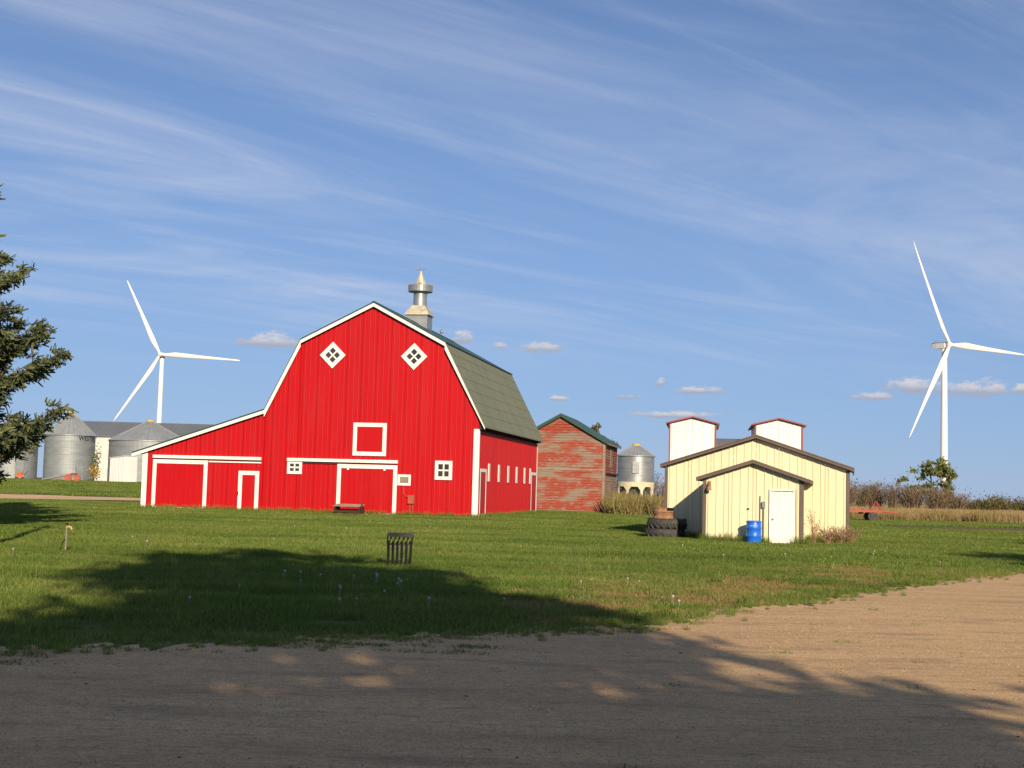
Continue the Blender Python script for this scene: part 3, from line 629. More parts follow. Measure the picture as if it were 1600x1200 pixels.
# ------------------------------------------------------------------ white twin-tower elevator behind the shed
tw = empty('grain_elevator', (0, 125, 0), R(-8), 'white metal grain elevator building with two square towers and maroon trim', 'building')
ribbed(tw, (13.4, 0.3, 0), (1, 0, 0), (0, -1, 0), 2.55, lambda u: 4.6, 0, 'whitemetal')
ribbed(tw, (13.4, 7, 0), (1, 0, 0), (0, 1, 0), 2.55, lambda u: 4.6, 0, 'whitemetal')
MB().add([(13.44, .05, 4.55), (15.91, .05, 4.55), (15.91, 3.5, 5.5), (13.44, 3.5, 5.5), (13.44, 7.25, 4.55), (15.91, 7.25, 4.55)], [(0,1,2,3), (3,2,5,4), (0,3,4), (1,5,2)]).build('main_roof', 'grey_roof', tw)
for x0 in (10.45, 15.95):
    x1 = x0+2.95; xm = (x0+x1)/2
    tt = pw([(x0, 6.33), (xm, 6.72), (x1, 6.33)])
    for (O, U, Nn, w, f) in (((x0, -.04, 0), (1, 0, 0), (0, -1, 0), 2.95, lambda u, x0=x0, tt=tt: tt(x0+u)), ((x1, -.04, 0), (0, 1, 0), (1, 0, 0), 7.0, lambda u: 6.33), ((x0, -.04, 0), (0, 1, 0), (-1, 0, 0), 7.0, lambda u: 6.33), ((x0, 6.96, 0), (1, 0, 0), (0, 1, 0), 2.95, lambda u, x0=x0, tt=tt: tt(x0+u))):
        ribbed(tw, O, U, Nn, w, f, 0, 'whitemetal', name='tower_panel', kinks=[1.475] if w < 3 else ())
    for s_ in (1, -1):
        xe = xm+s_*1.72; ze = 6.86-1.72*.27
        MB().prism([(xm, 6.86), (xe, ze), (xe, ze-.10), (xm, 6.76)], -.28, 7.2).build('tower_roof', 'maroon', tw)
        a = x1-.05 if s_ > 0 else x0-.03
        MB().box(a, a+.08, -.10, -.071, 0, 6.3).build('corner_trim', 'maroon', tw)
        b_ = x1+.031 if s_ > 0 else x0-.05
        MB().box(b_, b_+.02, -.10, .10, 0, 6.3).build('corner_trim', 'maroon', tw)

tw.scale = (1.39, 1.39, 1.29)
# ------------------------------------------------------------------ grain bins
def grain_bin(x, y, z, r, he, hp, label, ma='galv_bin', door=None, text=None, group=None):
    b = empty('grain_bin', (x, y, z), 0, label, 'grain bin', group)
    pr = []; k = max(3, round(he/.82)); hh = he/k
    for i in range(k): pr += [(r+.012, i*hh), (r-.004, (i+1)*hh-.02)]
    MB().lathe(pr, 56).build('bin_wall', ma, b)
    cone = MB().lathe([(r+.16, he-.06), (r+.15, he), (.45, hp-.12)], 56).build('bin_roof', 'bin_roof', b)
    for k in range(28):
        a = 2*math.pi*k/28
        MB().tube([((r+.13)*math.cos(a), (r+.13)*math.sin(a), he+.03), (.46*math.cos(a), .46*math.sin(a), hp-.09)], .045, 4).build('roof_rib', 'bin_roof', cone)
    MB().lathe([(.5, hp-.16), (.5, hp+.05), (.32, hp+.16), (.05, hp+.2)], 18).build('fill_cap', 'yellow_cap', b)
    if door:
        a, w, h0, h1, mm = door
        d = MB().box(-w/2, w/2, -r-.16, -r+.1, h0, h1).build('access_door', mm, b); d.rotation_euler = (0, 0, a)
        for k in range(4): MB().box(-w/2+.06+k*(w-.2)/3, -w/2+.14+k*(w-.2)/3, -r-.19, -r-.161, h0+.05, h1-.05).build('door_rib', mm, d)
    if text:
        s_, a0, zt, size = text
        cv = bpy.data.curves.new('lettering', 'FONT'); cv.body = s_; cv.size = size; cv.space_character = 1.05; cv.offset = 0.012
        to = bpy.data.objects.new('lettering', cv); C.objects.link(to)
        dg = bpy.context.evaluated_depsgraph_get(); me0 = bpy.data.meshes.new_from_object(to.evaluated_get(dg))
        bpy.data.objects.remove(to)
        for v in me0.vertices:
            a = a0 + v.co.x/r; zv = zt+v.co.y*1.15
            v.co = ((r+.03)*math.sin(a), -(r+.03)*math.cos(a), zv)
        me0.materials.clear(); link('lettering', me0, 'black', b)
    return b
grain_bin(-58.2, 180, 1.35, 3.2, 6.05, 9.0, 'round galvanised grain bin with black lettering below its conical roof', door=(R(42), 1.0, .1, 2.1, 'galv_bin'), text=('WESTEEL', R(37), 5.34, .74))
grain_bin(-65.4, 179, 1.3, 3.2, 5.6, 8.4, 'galvanised grain bin mostly hidden behind the big spruce tree', door=(R(38), 1.0, .1, 2.4, 'galv_bin'))
grain_bin(-48.0, 181, 1.3, 5.15, 5.6, 8.35, 'wide galvanised grain bin with ribbed cone roof behind the lean-to of the barn')
hb = grain_bin(14.8, 160, 3.1, 2.15, 3.05, 4.36, 'small galvanised hopper bin on a cream legged stand beside the old granary', ma='galv', door=(R(-5), .8, 1.0, 2.3, 'galv'))
sk = MB().lathe([(2.2, -.55), (2.22, -.02), (2.16, .0), (2.1, -.3)], 40).build('stand_ring', 'cream_leg', hb)
MB().lathe([(2.05, -.05), (.3, -2.3), (.28, -2.4)], 32).build('hopper_cone', 'galv', hb)
for k in range(8):
    a = k*math.pi/4+.25; x, y = 2.1*math.cos(a), 2.1*math.sin(a)
    lg = MB().box(-.14, .14, -.08, .08, -3.15, -.5)
    lg.add([(-.5, -.06, -.5), (.5, -.06, -.5), (.14, -.06, -1.0), (-.14, -.06, -1.0), (-.5, .06, -.5), (.5, .06, -.5), (.14, .06, -1.0), (-.14, .06, -1.0)], [(0,1,2,3),(7,6,5,4),(0,4,5,1),(1,5,6,2),(3,7,4,0)])
    o = lg.build('stand_leg', 'cream_leg', hb); o.location = (x, y, 0); o.rotation_euler = (0, 0, a+math.pi/2)
# long machine shed behind the bins
ls = empty('machine_shed', (-76, 230, 1.35), 0, 'long low machine shed with grey metal roof and off-white walls behind bins', 'shed')
ribbed(ls, (0, 0, 0), (1, 0, 0), (0, -1, 0), 42, lambda u: 7.7, 0, 'longwall', pw_=1.0, rib=1.0)
ribbed(ls, (0, 0, 0), (0, 1, 0), (-1, 0, 0), 14, pw([(0, 7.7), (7, 10.3), (14, 7.7)]), 0, 'longwall', pw_=1.0, rib=1.0, kinks=[7]); ribbed(ls, (42, 0, 0), (0, 1, 0), (1, 0, 0), 14, pw([(0, 7.7), (7, 10.3), (14, 7.7)]), 0, 'longwall', pw_=1.0, rib=1.0, kinks=[7])
ribbed(ls, (0, 14, 0), (1, 0, 0), (0, 1, 0), 42, lambda u: 7.7, 0, 'longwall', pw_=1.0, rib=1.0)
for s_ in (-1, 1):
    ye = 7+s_*7.4
    vs = [(-.4, 7, 10.42), (42.4, 7, 10.42), (42.4, ye, 7.67), (-.4, ye, 7.67), (-.4, 7, 10.32), (42.4, 7, 10.32), (42.4, ye, 7.57), (-.4, ye, 7.57)]
    MB().add(vs, [(0,1,2,3),(7,6,5,4),(0,4,5,1),(1,5,6,2),(2,6,7,3),(3,7,4,0)]).build('roof_slope', 'grey_roof', ls)
    for k in range(1, 43): 
        t = k-.5
        if s_ < 0: MB().add([(t-.03, 7, 10.421), (t+.03, 7, 10.421), (t+.03, ye, 7.671), (t-.03, ye, 7.671), (t, 7, 10.47), (t, ye, 7.72)], [(0,4,5,3),(4,1,2,5)]).build('roof_rib', 'grey_roof', ls)
# little white pump shed in front of the wide bin
ps = empty('pump_shed', (-46.75, 165, 1.0), R(-38), 'tiny white sheet metal shed with ribbed door in front of wide bin', 'shed')
ribbed(ps, (-2.7, 0, 0), (1, 0, 0), (0, -1, 0), 2.7, lambda u: 3.35+.09*u, -.1, 'whitemetal')
ribbed(ps, (0, 0, 0), (0, 1, 0), (1, 0, 0), 2.0, lambda u: 3.6, -.1, 'whitemetal'); ribbed(ps, (-2.7, 0, 0), (0, 1, 0), (-1, 0, 0), 2.0, lambda u: 3.35, -.1, 'whitemetal'); ribbed(ps, (-2.7, 2, 0), (1, 0, 0), (0, 1, 0), 2.7, lambda u: 3.35+.09*u, -.1, 'whitemetal')
MB().prism([(-2.8, 3.34), (.1, 3.60), (.1, 3.66), (-2.8, 3.40)], -.1, 2.1).build('roof_sheet', 'whitemetal', ps)
dd = box('door', .032, .06, .2, 1.85, 0, 3.3, 'whitemetal', ps)
for k in range(6): box('door_rib', .061, .085, .3+k*.27, .38+k*.27, .05, 3.25, 'whitemetal', dd)
# auger, orange tank, sunflower
def at_ground(x, y): return (x, y, ground_z(x, y))
au = empty('grain_auger', at_ground(-54.2, 166), R(8), 'low red wheeled grain auger lying in front of lettered bin', 'auger')
MB().tube([(-2.6, 0, .15), (1.6, 0, .95)], .12, 8).build('auger_tube', 'grey_metal', au); MB().tube([(-2.0, .05, .02), (1.9, .05, .75)], .05, 6).build('drive_shaft', 'rust', au)
for x, r_ in ((.55, .46), (1.6, .42)):
    wl = MB().lathe([(r_*.55, -.09), (r_*.95, -.09), (r_, -.04), (r_, .04), (r_*.95, .09), (r_*.55, .09)], 20).build('wheel', 'red_paint', au); wl.rotation_euler = (R(90), 0, 0); wl.location = (x, -.3, r_)
    MB().lathe([(.05, -.05), (r_*.54, -.03), (r_*.54, .03), (.05, .05)], 12).build('wheel_disc', 'grey_metal', wl)
MB().tube([(.6, -.2, .7), (.9, -.25, 1.0), (1.5, -.2, 1.0), (1.8, -.2, .7)], .07, 6).build('motor_guard', 'red_paint', au)
ot = empty('mower', at_ground(-60.3, 168), .4, 'small orange garden machine parked below the spruce branches', 'mower')
MB().box(-.45, .45, -.3, .3, .28, .62).build('deck', 'orange', ot); MB().lathe([(.3, .6), (.34, .75), (.2, .98), (.1, 1.0)], 14).build('engine_cover', 'orange', ot)
MB().tube([(.4, -.2, .5), (.9, -.2, 1.1)], .03, 6).tube([(.4, .2, .5), (.9, .2, 1.1)], .03, 6).build('handlebar', 'black', ot)
for x in (-.35, .35):
    for y in (-.34, .34):
        wl = MB().lathe([(.05, -.05), (.2, -.05), (.2, .05), (.05, .05)], 14).build('wheel', 'black', ot); wl.rotation_euler = (R(90), 0, 0); wl.location = (x, y, .2)

# ------------------------------------------------------------------ wind turbines
def turbine(x, y, hub, rot, yaw, ang, label):
    t = empty('wind_turbine', (x, y, 0), 0, label, 'wind turbine', None)
    MB().lathe([(2.35, -.5), (2.15, hub*.35), (1.9, hub*.7), (1.6, hub-2.2)], 32).build('tower', 'turbine', t, True)
    ax = Vector((math.sin(yaw), -math.cos(yaw), 0)); sd_ = Vector((math.cos(yaw), math.sin(yaw), 0)); up = Vector((0, 0, 1))
    n_ = MB(); pts = []
    for d_, w, h0, h1 in ((2.6, 1.2, -1.2, 1.3), (1.5, 1.8, -1.9, 1.9), (-5, 1.9, -1.9, 2.0), (-8.5, 1.7, -1.5, 1.9), (-9.3, 1.2, -.9, 1.5)):
        pts.append([ax*d_ + sd_*sx*w + up*hz for sx, hz in ((-1, h0), (1, h0), (1, h1), (-1, h1))])
    vs = [p for q in pts for p in q]
    fs = [(4*i+j, 4*i+(j+1) % 4, 4*i+4+(j+1) % 4, 4*i+4+j) for i in range(4) for j in range(4)] + [(3, 2, 1, 0), (16, 17, 18, 19)]
    n_.add(vs, fs); no = n_.build('nacelle', 'turbine', t); no.location = (0, 0, hub)
    rail = MB()
    for d_ in (-4.5, -6.5): rail.tube([ax*d_ - sd_*1.2 + up*1.9, ax*d_ - sd_*1.2 + up*3.1], .12, 5).tube([ax*d_ + sd_*1.2 + up*1.9, ax*d_ + sd_*1.2 + up*3.1], .12, 5)
    rail.build('wind_sensor', 'grey_metal', no)
    hb_ = MB().lathe([(1.5, -1.6), (1.75, -.6), (1.7, .6), (1.2, 1.7), (.4, 2.2)], 20).build('hub', 'turbine', t, True)
    hb_.location = Vector((0, 0, hub)) + ax*4.2; hb_.rotation_euler = ax.to_track_quat('Z', 'Y').to_euler()
    for k in range(3):
        a = R(ang + 120*k); e = sd_*math.cos(a) + up*math.sin(a); tang = ax.cross(e)
        secs = [(1.0, 1.05, 1.05, 0), (3.0, 1.05, 1.0, 4), (7, 1.5, .75, 12), (13, 2.05, .5, 11), (22, 1.75, .36, 8), (35, 1.3, .25, 5), (50, .9, .16, 3), (60, .62, .11, 2), (66, .38, .07, 1), (rot, .08, .03, 0)]
        b = MB(); n = 12; vs = []
        for (d_, c_, th, twd) in secs:
            tw_ = R(twd + 4); cd = tang*math.cos(tw_) + ax*math.sin(tw_); td = ax*math.cos(tw_) - tang*math.sin(tw_)
            shift = -.55*(c_-1.05) if d_ > 3 else 0
            for j in range(n):
                q = 2*math.pi*j/n; p = e*d_ + cd*(c_*math.cos(q) - shift) + td*th*math.sin(q) + ax*(d_/rot)**2*1.5; vs.append(p)
        fs = [(i*n+j, i*n+(j+1) % n, (i+1)*n+(j+1) % n, (i+1)*n+j) for i in range(len(secs)-1) for j in range(n)]
        b.add(vs, fs); o = b.build('blade', 'turbine', t, True); o.location = Vector((0, 0, hub)) + ax*4.4
turbine(268.5, 842, 99.0, 69.5, R(30), -1, 'tall white wind turbine rising behind the broken hedge and leafy tree')
turbine(-280.5, 1084, 102.0, 66.0, R(-6), -3, 'distant white wind turbine standing behind the long grey machine shed roof')

# ------------------------------------------------------------------ small things on the lawn
rk = empty('iron_rack', (-2.38, 30.2, 0), R(4), 'black iron rack of six upright bars joined by a top rail on lawn', 'rack')
for k in range(6):
    x = -.235 + k*.094
    MB().tube([(x, .02*(k % 2), -.05), (x+.006*(k-2.5), 0, .52)], [.032, .034], 6).build('bar', 'black', rk)
    MB().tube([(x-.03, 0, .50), (x+.01, -.02, .56), (x+.035, -.03, .62), (x+.05, -.01, .70)], .023, 6).build('curl', 'black', rk)
MB().box(-.275, .285, -.05, .05, .66, .75).build('top_rail', 'black', rk)
MB().box(-.275, .285, -.02, .02, .47, .515).build('middle_rail', 'black', rk)
for x in (-.27, .27): MB().tube([(x, 0, .5), (x, 0, .7)], .018, 6).build('side_bar', 'black', rk)
hy = empty('yard_hydrant', (-10.55, 32.7, 0), .2, 'slim yard water hydrant standpipe with brass spout in the lawn', 'hydrant')
MB().tube([(0, 0, -.05), (0, 0, .62)], .022, 8).build('standpipe', 'old_wood', hy)
MB().tube([(0, 0, .58), (.05, -.02, .6), (.11, -.03, .58), (.12, -.03, .53)], .024, 8).build('spout', 'yellow_cap', hy)
MB().tube([(-.03, 0, .66), (0, 0, .68), (.03, 0, .63)], .02, 6).build('handle', 'black', hy)
MB().tube([(-.02, -.02, .3), (-.07, -.03, .22), (-.1, -.03, .1), (-.12, -.02, 0)], .015, 6).build('hose_stub', 'black', hy)
# flat trailer by the field
tr = empty('flat_trailer', (27.3, 112, 0), R(-6), 'faded red flat deck farm trailer parked beside the dry grass', 'trailer')
for k in range(8): MB().box(-2.9+k*.74, -2.2+k*.74, -1.1, 1.1, .90, .97).build('deck_plank', 'red_paint', tr)
for y in (-1.1, 1.02): MB().box(-2.95, 3.05, y, y+.08, .74, .898).build('side_rail', 'red_paint', tr)
for x in (-2.0, 1.5): MB().box(x, x+.12, -1.0, 1.0, .6, .74).build('axle_beam', 'dark_wood', tr)
for x in (-1.9, 2.35):
    for y in (-1.0, .95):
        wl = MB().lathe([(.2, -.12), (.36, -.12), (.40, -.06), (.40, .06), (.36, .12), (.2, .12)], 20).build('wheel', 'rubber', tr); wl.rotation_euler = (R(90), 0, 0); wl.location = (x, y, .40)
        MB().lathe([(.03, -.08), (.2, -.06), (.2, .06), (.03, .08)], 12).build('hub_disc', 'red_paint', wl)
MB().tube([(2.3, -.5, .97), (2.75, -.1, 1.65), (3.2, -.5, .97)], .05, 6).tube([(2.3, .5, .97), (2.75, .1, 1.65), (3.2, .5, .97)], .05, 6).tube([(2.4, -.4, 1.15), (3.1, -.4, 1.15)], .05, 6).build('hitch_frame', 'red_paint', tr)
MB().tube([(3.0, 0, .85), (4.6, 0, .7)], .07, 6).build('drawbar', 'red_paint', tr)
# utility pole standing left of the view; its shadow crosses the lawn
pl = empty('utility_pole', (-11.25, 27.2, 0), 0, 'plain wooden yard pole with short crossarm on the lawn', 'pole')
MB().tube([(0, 0, -.3), (0, 0, 8.0)], [.14, .10], 10).build('pole_shaft', 'pole_wood', pl); MB().box(-.7, .7, -.06, .06, 7.3, 7.45).build('crossarm', 'pole_wood', pl)

# ------------------------------------------------------------------ vegetation
def trunk_mesh(h, r, limbs, seed, spread):
    q = random.Random(seed); mb = MB(); tips = []
    mb.tube([(0, 0, -.2), (q.uniform(-.1, .1)*r*3, 0, h*.3), (q.uniform(-.3, .3)*r*2, q.uniform(-.3, .3)*r*2, h*.62), (0, 0, h*.92)], [r*1.25, r*.9, r*.5, r*.1], 9)
    for k in range(limbs):
        z = h*(.22+.6*k/limbs); a = k*2.4+q.uniform(-.4, .4); ln = spread*(1.05-.5*k/limbs)*q.uniform(.75, 1.1)
        p0 = Vector((0, 0, z)); d = Vector((math.cos(a), math.sin(a), .55))
        p1 = p0+d*ln*.5; p2 = p0+Vector((math.cos(a)*ln*.9, math.sin(a)*ln*.9, ln*.62))
        mb.tube([p0, p1, p2], [r*.42, r*.25, r*.05], 6); tips += [p1, p2]
        for j in range(3):
            b = a+q.uniform(-.9, .9); s_ = p1.lerp(p2, q.uniform(0, .8)); e_ = s_+Vector((math.cos(b), math.sin(b), q.uniform(.1, .8)))*ln*.4
            mb.tube([s_, e_], [r*.15, r*.03], 5); tips.append(e_)
    return mb, tips
def tree(name, loc, h, r, label, blobs, nleaf, lsize, ma='leaf', seed=1, spread=None, group=None):
    t = empty(name, loc, 0, label, 'tree', group)
    mb, tips = trunk_mesh(h, r, 9, seed, spread or h*.28); mb.build('trunk', 'bark', t, True)
    q = np.random.default_rng(seed); P = []
    # leaf clusters: several clumps inside each lobe
    for (cx, cy_, cz, rx, rz) in blobs:
        n = int(nleaf*(rx*rx*rz)/sum(b[3]*b[3]*b[4] for b in blobs)); k = max(6, n//70)
        cc = q.normal(size=(k, 3)); cc /= np.linalg.norm(cc, axis=1, keepdims=True); cc *= q.uniform(.35, 1.0, (k, 1))**.6
        cc = cc*[rx, rx, rz]+[cx, cy_, cz]; idx = q.integers(0, k, n)
        P.append(cc[idx]+q.normal(size=(n, 3))*[rx*.17, rx*.17, rz*.13])
    P = np.concatenate(P); D = q.normal(size=P.shape)+[0, 0, -.2]
    quads('crown', leafquads(P, D, q.uniform(.7, 1.3, len(P))*lsize, q.uniform(.5, .9, len(P))*lsize), ma, t)
    return t
# the ones behind the camera, whose shadow falls over the yard
tree('shade_tree', (4.8, -10.2, 0), 16.6, .30, 'tall leafy yard tree with dense crown shading the gravel',
     [(-.5, 0, 14.9, 2.8, 2.4), (-1.2, 0, 12.2, 3.5, 2.7), (.2, .6, 12.0, 3.0, 2.6), (0, 0, 8.8, 4.1, 2.9), (-.6, 0, 6.0, 3.8, 2.2)], 11500, .42, seed=3)
tree('shade_tree', (0.0, -10.8, 0), 10.6, .2, 'shorter leafy yard tree next to the tall shade tree', [(0, 0, 8.6, 2.6, 1.8), (-.8, 0, 6.4, 3.0, 2.0), (.6, 0, 5.0, 3.0, 2.0)], 4800, .40, seed=12)
tree('shade_tree', (25.3, 7.2, 0), 15.2, .28, 'tall leafy yard tree beside the gravel approach', [(0, 0, 12.6, 3.4, 2.4), (0, 0, 9.5, 3.9, 2.8), (0, 0, 6, 3.9, 2.8)], 9000, .45, seed=4)
tree('shade_tree', (33.5, 24, 0), 15.2, .28, 'tall leafy yard tree past the gravel bend', [(0, 0, 12.6, 3.4, 2.4), (0, 0, 9.5, 3.9, 2.8), (0, 0, 6, 3.9, 2.8)], 9000, .45, seed=5)
tree('field_tree', (52.5, 170, 0), 6.8, .17, 'small leafy green tree growing out of the hedge below the turbine',
     [(.9, 0, 6.0, 1.8, 1.4), (2.1, 0, 4.7, 1.5, 1.6), (-.8, 0, 5.2, 1.7, 1.1), (-3.4, 0, 4.1, 1.0, .8), (-1.8, 0, 3.2, 1.6, .9), (2.5, 0, 3.0, 1.1, 1.1), (.3, 0, 3.4, 1.8, 1.0)], 3000, .27, seed=8)
tree('poplar_tree', (9.2, 150, 0), 9.0, .15, 'slim olive tree top showing above the green granary roof', [(.2, 0, 8.2, .9, 1.0), (-.8, 0, 7.4, 1.1, 1.1), (1.0, 0, 7.0, 1.2, 1.1), (0, 0, 4.9, 1.9, 2.0)], 2800, .30, 'bush', seed=9)
# spruce
def spruce(loc, H, label):
    t = empty('spruce_tree', loc, 0, label, 'tree'); q = np.random.default_rng(21)
    MB().tube([(0, 0, -.2), (0, 0, 5), (0.05, 0, 11), (0, 0, H)], [.30, .24, .13, .02], 10).build('trunk', 'bark', t, True)
    rad = pw([(0, 4.8), (1.5, 5.4), (5, 5.9), (8, 5.0), (10.5, 3.9), (12, 2.9), (H, .15)])
    A, Bq, LL, WW = [], [], [], []; limb = MB(); z = 1.7
    while z < H-.2:
        nb_ = 7 if z < 12 else 5
        a0 = q.uniform(0, 6.28); tier = .87+.19*math.sin(z*2.3)+q.normal()*.05
        for k in range(nb_):
            a = a0+k*6.283/nb_+q.normal()*.16; ln = rad(z)*min(1.12, max(.5, tier*q.uniform(.78, 1.15)))
            hd = np.array([math.cos(a), math.sin(a), 0]); pts = []
            dr = (.20 if z < 9 else .08)*ln
            for i in range(9):
                s_ = i/8; pts.append(np.array([0, 0, z])+hd*ln*s_+np.array([0, 0, -dr*math.sin(s_*2.4)+.18*ln*s_**3]))
            limb.tube([Vector(p) for p in pts[::2]], [.06, .045, .03, .02, .008], 4)
            nt_ = int(9+ln*6.0)
            for j in range(nt_):
                s_ = .18+.82*(j+.5)/nt_; i = min(7, int(s_*8)); p = pts[i]+(pts[i+1]-pts[i])*(s_*8-i)
                for sg in (-1, 1):
                    tl = (.25+.55*(1-s_)+.12)*ln**.5*.52*q.uniform(.6, 1.3)
                    ta = a+sg*q.uniform(.55, 1.1); d = np.array([math.cos(ta), math.sin(ta), q.uniform(-.35, .12)])
                    nn_ = int(6+tl*17)
                    for w in range(nn_):
                        f_ = (w+.5)/nn_
                        A.append(p+d*tl*f_+q.normal(size=3)*.03); v = d*.8+q.normal(size=3)*.55; Bq.append(v)
            for w in range(14):
                A.append(pts[8]-hd*.4*q.uniform(0, 1)+q.normal(size=3)*.04); Bq.append(hd*.7+np.array([0, 0, .5])+q.normal(size=3)*.5)
        z += q.uniform(.24, .37)
    A = np.array(A); Bq = np.array(Bq); n = len(A)
    limb.build('branches', 'bark', t)
    quads('needles', leafquads(A, Bq, q.uniform(.16, .30, n), q.uniform(.05, .09, n)), 'spruce', t)
    print('spruce quads', n)
spruce((-21.5, 45, 0), 17.5, 'big dark green spruce tree with drooping layered branches beside the lawn')
# willow scrub: individual bare bushes
def bare_bush(loc, h, w, seed, label, group, leaves=0, lma='bush', ns=46):
    q = np.random.default_rng(seed); t = empty('bush', loc, 0, label, 'bush', group); mb = MB()
    tipsP = []
    for k in range(ns):
        a = q.uniform(0, 6.28); r0 = q.uniform(0, w*.25); sp = q.uniform(.1, .55)*w; hh = h*q.uniform(.6, 1.05)
        b = np.array([math.cos(a)*r0, math.sin(a)*r0*.7, -.05]); e = b+[math.cos(a)*sp, math.sin(a)*sp*.7, hh]; mid = (b+e)/2+[math.cos(a)*-.1*w, 0, .08*h]
        mb.tube([Vector(b), Vector(mid), Vector(e)], [.03, .02, .008], 3, False)
        for j in range(5):
            f_ = q.uniform(.35, .95); p = mid+(e-mid)*(f_*2-1) if f_ > .5 else b+(mid-b)*f_*2
            d = np.array([q.normal()*.5, q.normal()*.4, q.uniform(.3, 1)])*h*.2
            mb.tube([Vector(p), Vector(p+d)], [.014, .005], 3, False); tipsP.append(p+d*q.uniform(.2, 1))
    mb.build('stems', 'twig', t)
    if leaves:
        tp = np.array(tipsP); idx = q.integers(0, len(tp), leaves); P = tp[idx]+q.normal(size=(leaves, 3))*[.12*w, .1*w, .10*h]
        P[:, 2] = np.abs(P[:, 2])
        quads('foliage', leafquads(P, q.normal(size=(leaves, 3)), q.uniform(.10, .26, leaves), q.uniform(.07, .15, leaves)), lma, t)
    return t
k = 0
for x in np.arange(35.0, 51.0, 1.25):
    k += 1
    bare_bush((x+nr.normal()*.3, 150+nr.uniform(-3, 4), 0), 3.8-.05*(x-35)+nr.uniform(-.5, .35), 2.6, 100+k, 'leafless brown willow bush in the hedge beyond the red trailer', 'bare willow hedge', leaves=260, ns=110)
for j, x in enumerate(np.arange(13.2, 18.5, 1.7)):
    bare_bush((x+.6, 166+nr.uniform(-2, 2), 0), 4.2+nr.uniform(-.5, .3), 2.6, 140+j, 'bare brown bush behind the hopper bin and the white elevator', 'bushes behind the hopper bin', leaves=160, ns=50)
for j, x in enumerate(np.arange(50.5, 82, 2.3)):
    lm_ = 'rustbush' if j in (0, 1, 9) else 'bush'
    lab = 'rusty orange autumn bush at the foot of the turbine hedge' if lm_ == 'rustbush' else 'low olive green bush in the hedge along the dry field'
    bare_bush((x, 160+nr.uniform(-4, 6)+(x-50)*.5, 0), nr.uniform(1.7, 2.7) if lm_ == 'bush' else nr.uniform(1.9, 2.4), 3.0, 170+j, lab, 'rusty hedge bushes' if lm_ == 'rustbush' else 'low hedge bushes', leaves=1300, lma=lm_, ns=24)
# dead weeds by the shed corner
def weed(loc, h, w, seed, label, n=40, group=None):
    q = np.random.default_rng(seed); mb = MB(); t = empty('dead_weed', loc, 0, label, 'weed', group); P = []
    for k_ in range(n):
        a = q.uniform(0, 6.28); e = np.array([math.cos(a)*w*q.uniform(.2, 1), math.sin(a)*w*q.uniform(.2, .6), h*q.uniform(.4, 1)]); mid = e*.5+[0, 0, .12*h]
        mb.tube([Vector((0.1*w*q.normal(), .1*w*q.normal(), -.03)), Vector(mid), Vector(e)], [.008, .006, .003], 3, False)
        for j in range(5): P.append(mid+(e-mid)*q.uniform(.1, 1.0)+q.normal(size=3)*.05*w)
    mb.build('stalks', 'deadweed', t); P = np.array(P); P[:, 2] = np.abs(P[:, 2])
    quads('seed_heads', leafquads(P, q.normal(size=P.shape), q.uniform(.03, .09, len(P)), q.uniform(.015, .035, len(P))), 'deadweed', t)['kind'] = 'stuff'
def shed_pt(x, y): v = Matrix.Rotation(SY, 3, 'Z') @ Vector((x, y, 0)) + Vector((9.45, 51.5, 0)); return (v.x, v.y, 0)
weed(shed_pt(2.0, 1.6), 1.45, .42, 1, 'tall dead brown weed stalk standing beside the porch wall of shed', 26)
for j, (x, y) in enumerate(((2.5, 1.9), (2.95, 2.3), (3.35, 2.6))):
    weed(shed_pt(x, y), .72, .62, 5+j, 'tangled low dead brown weed clump at the yellow shed corner', 70, 'dead weed clumps by the shed')
# sunflower clump by the bins
sf = empty('sunflower_clump', at_ground(-51.8, 170), 0, 'tall yellowing leafy plant between lettered bin and white pump shed', 'plant')
q_ = np.random.default_rng(5); P_ = q_.normal(size=(260, 3))*[.3, .3, .55]+[.1, 0, 1.2]; P_[:, 2] = np.abs(P_[:, 2])
quads('yellow_foliage', leafquads(P_, q_.normal(size=P_.shape), q_.uniform(.12, .25, 260), q_.uniform(.1, .2, 260)), 'flower', sf)
P_ = q_.normal(size=(220, 3))*[.25, .25, .75]+[.2, 0, 3.0]
quads('green_foliage', leafquads(P_, q_.normal(size=P_.shape), q_.uniform(.12, .25, 220), q_.uniform(.1, .2, 220)), 'leaf', sf)
MB().tube([(0, 0, 0), (.1, 0, 2.0), (.25, 0, 4.2)], [.06, .05, .02], 5).build('stem', 'bark', sf)

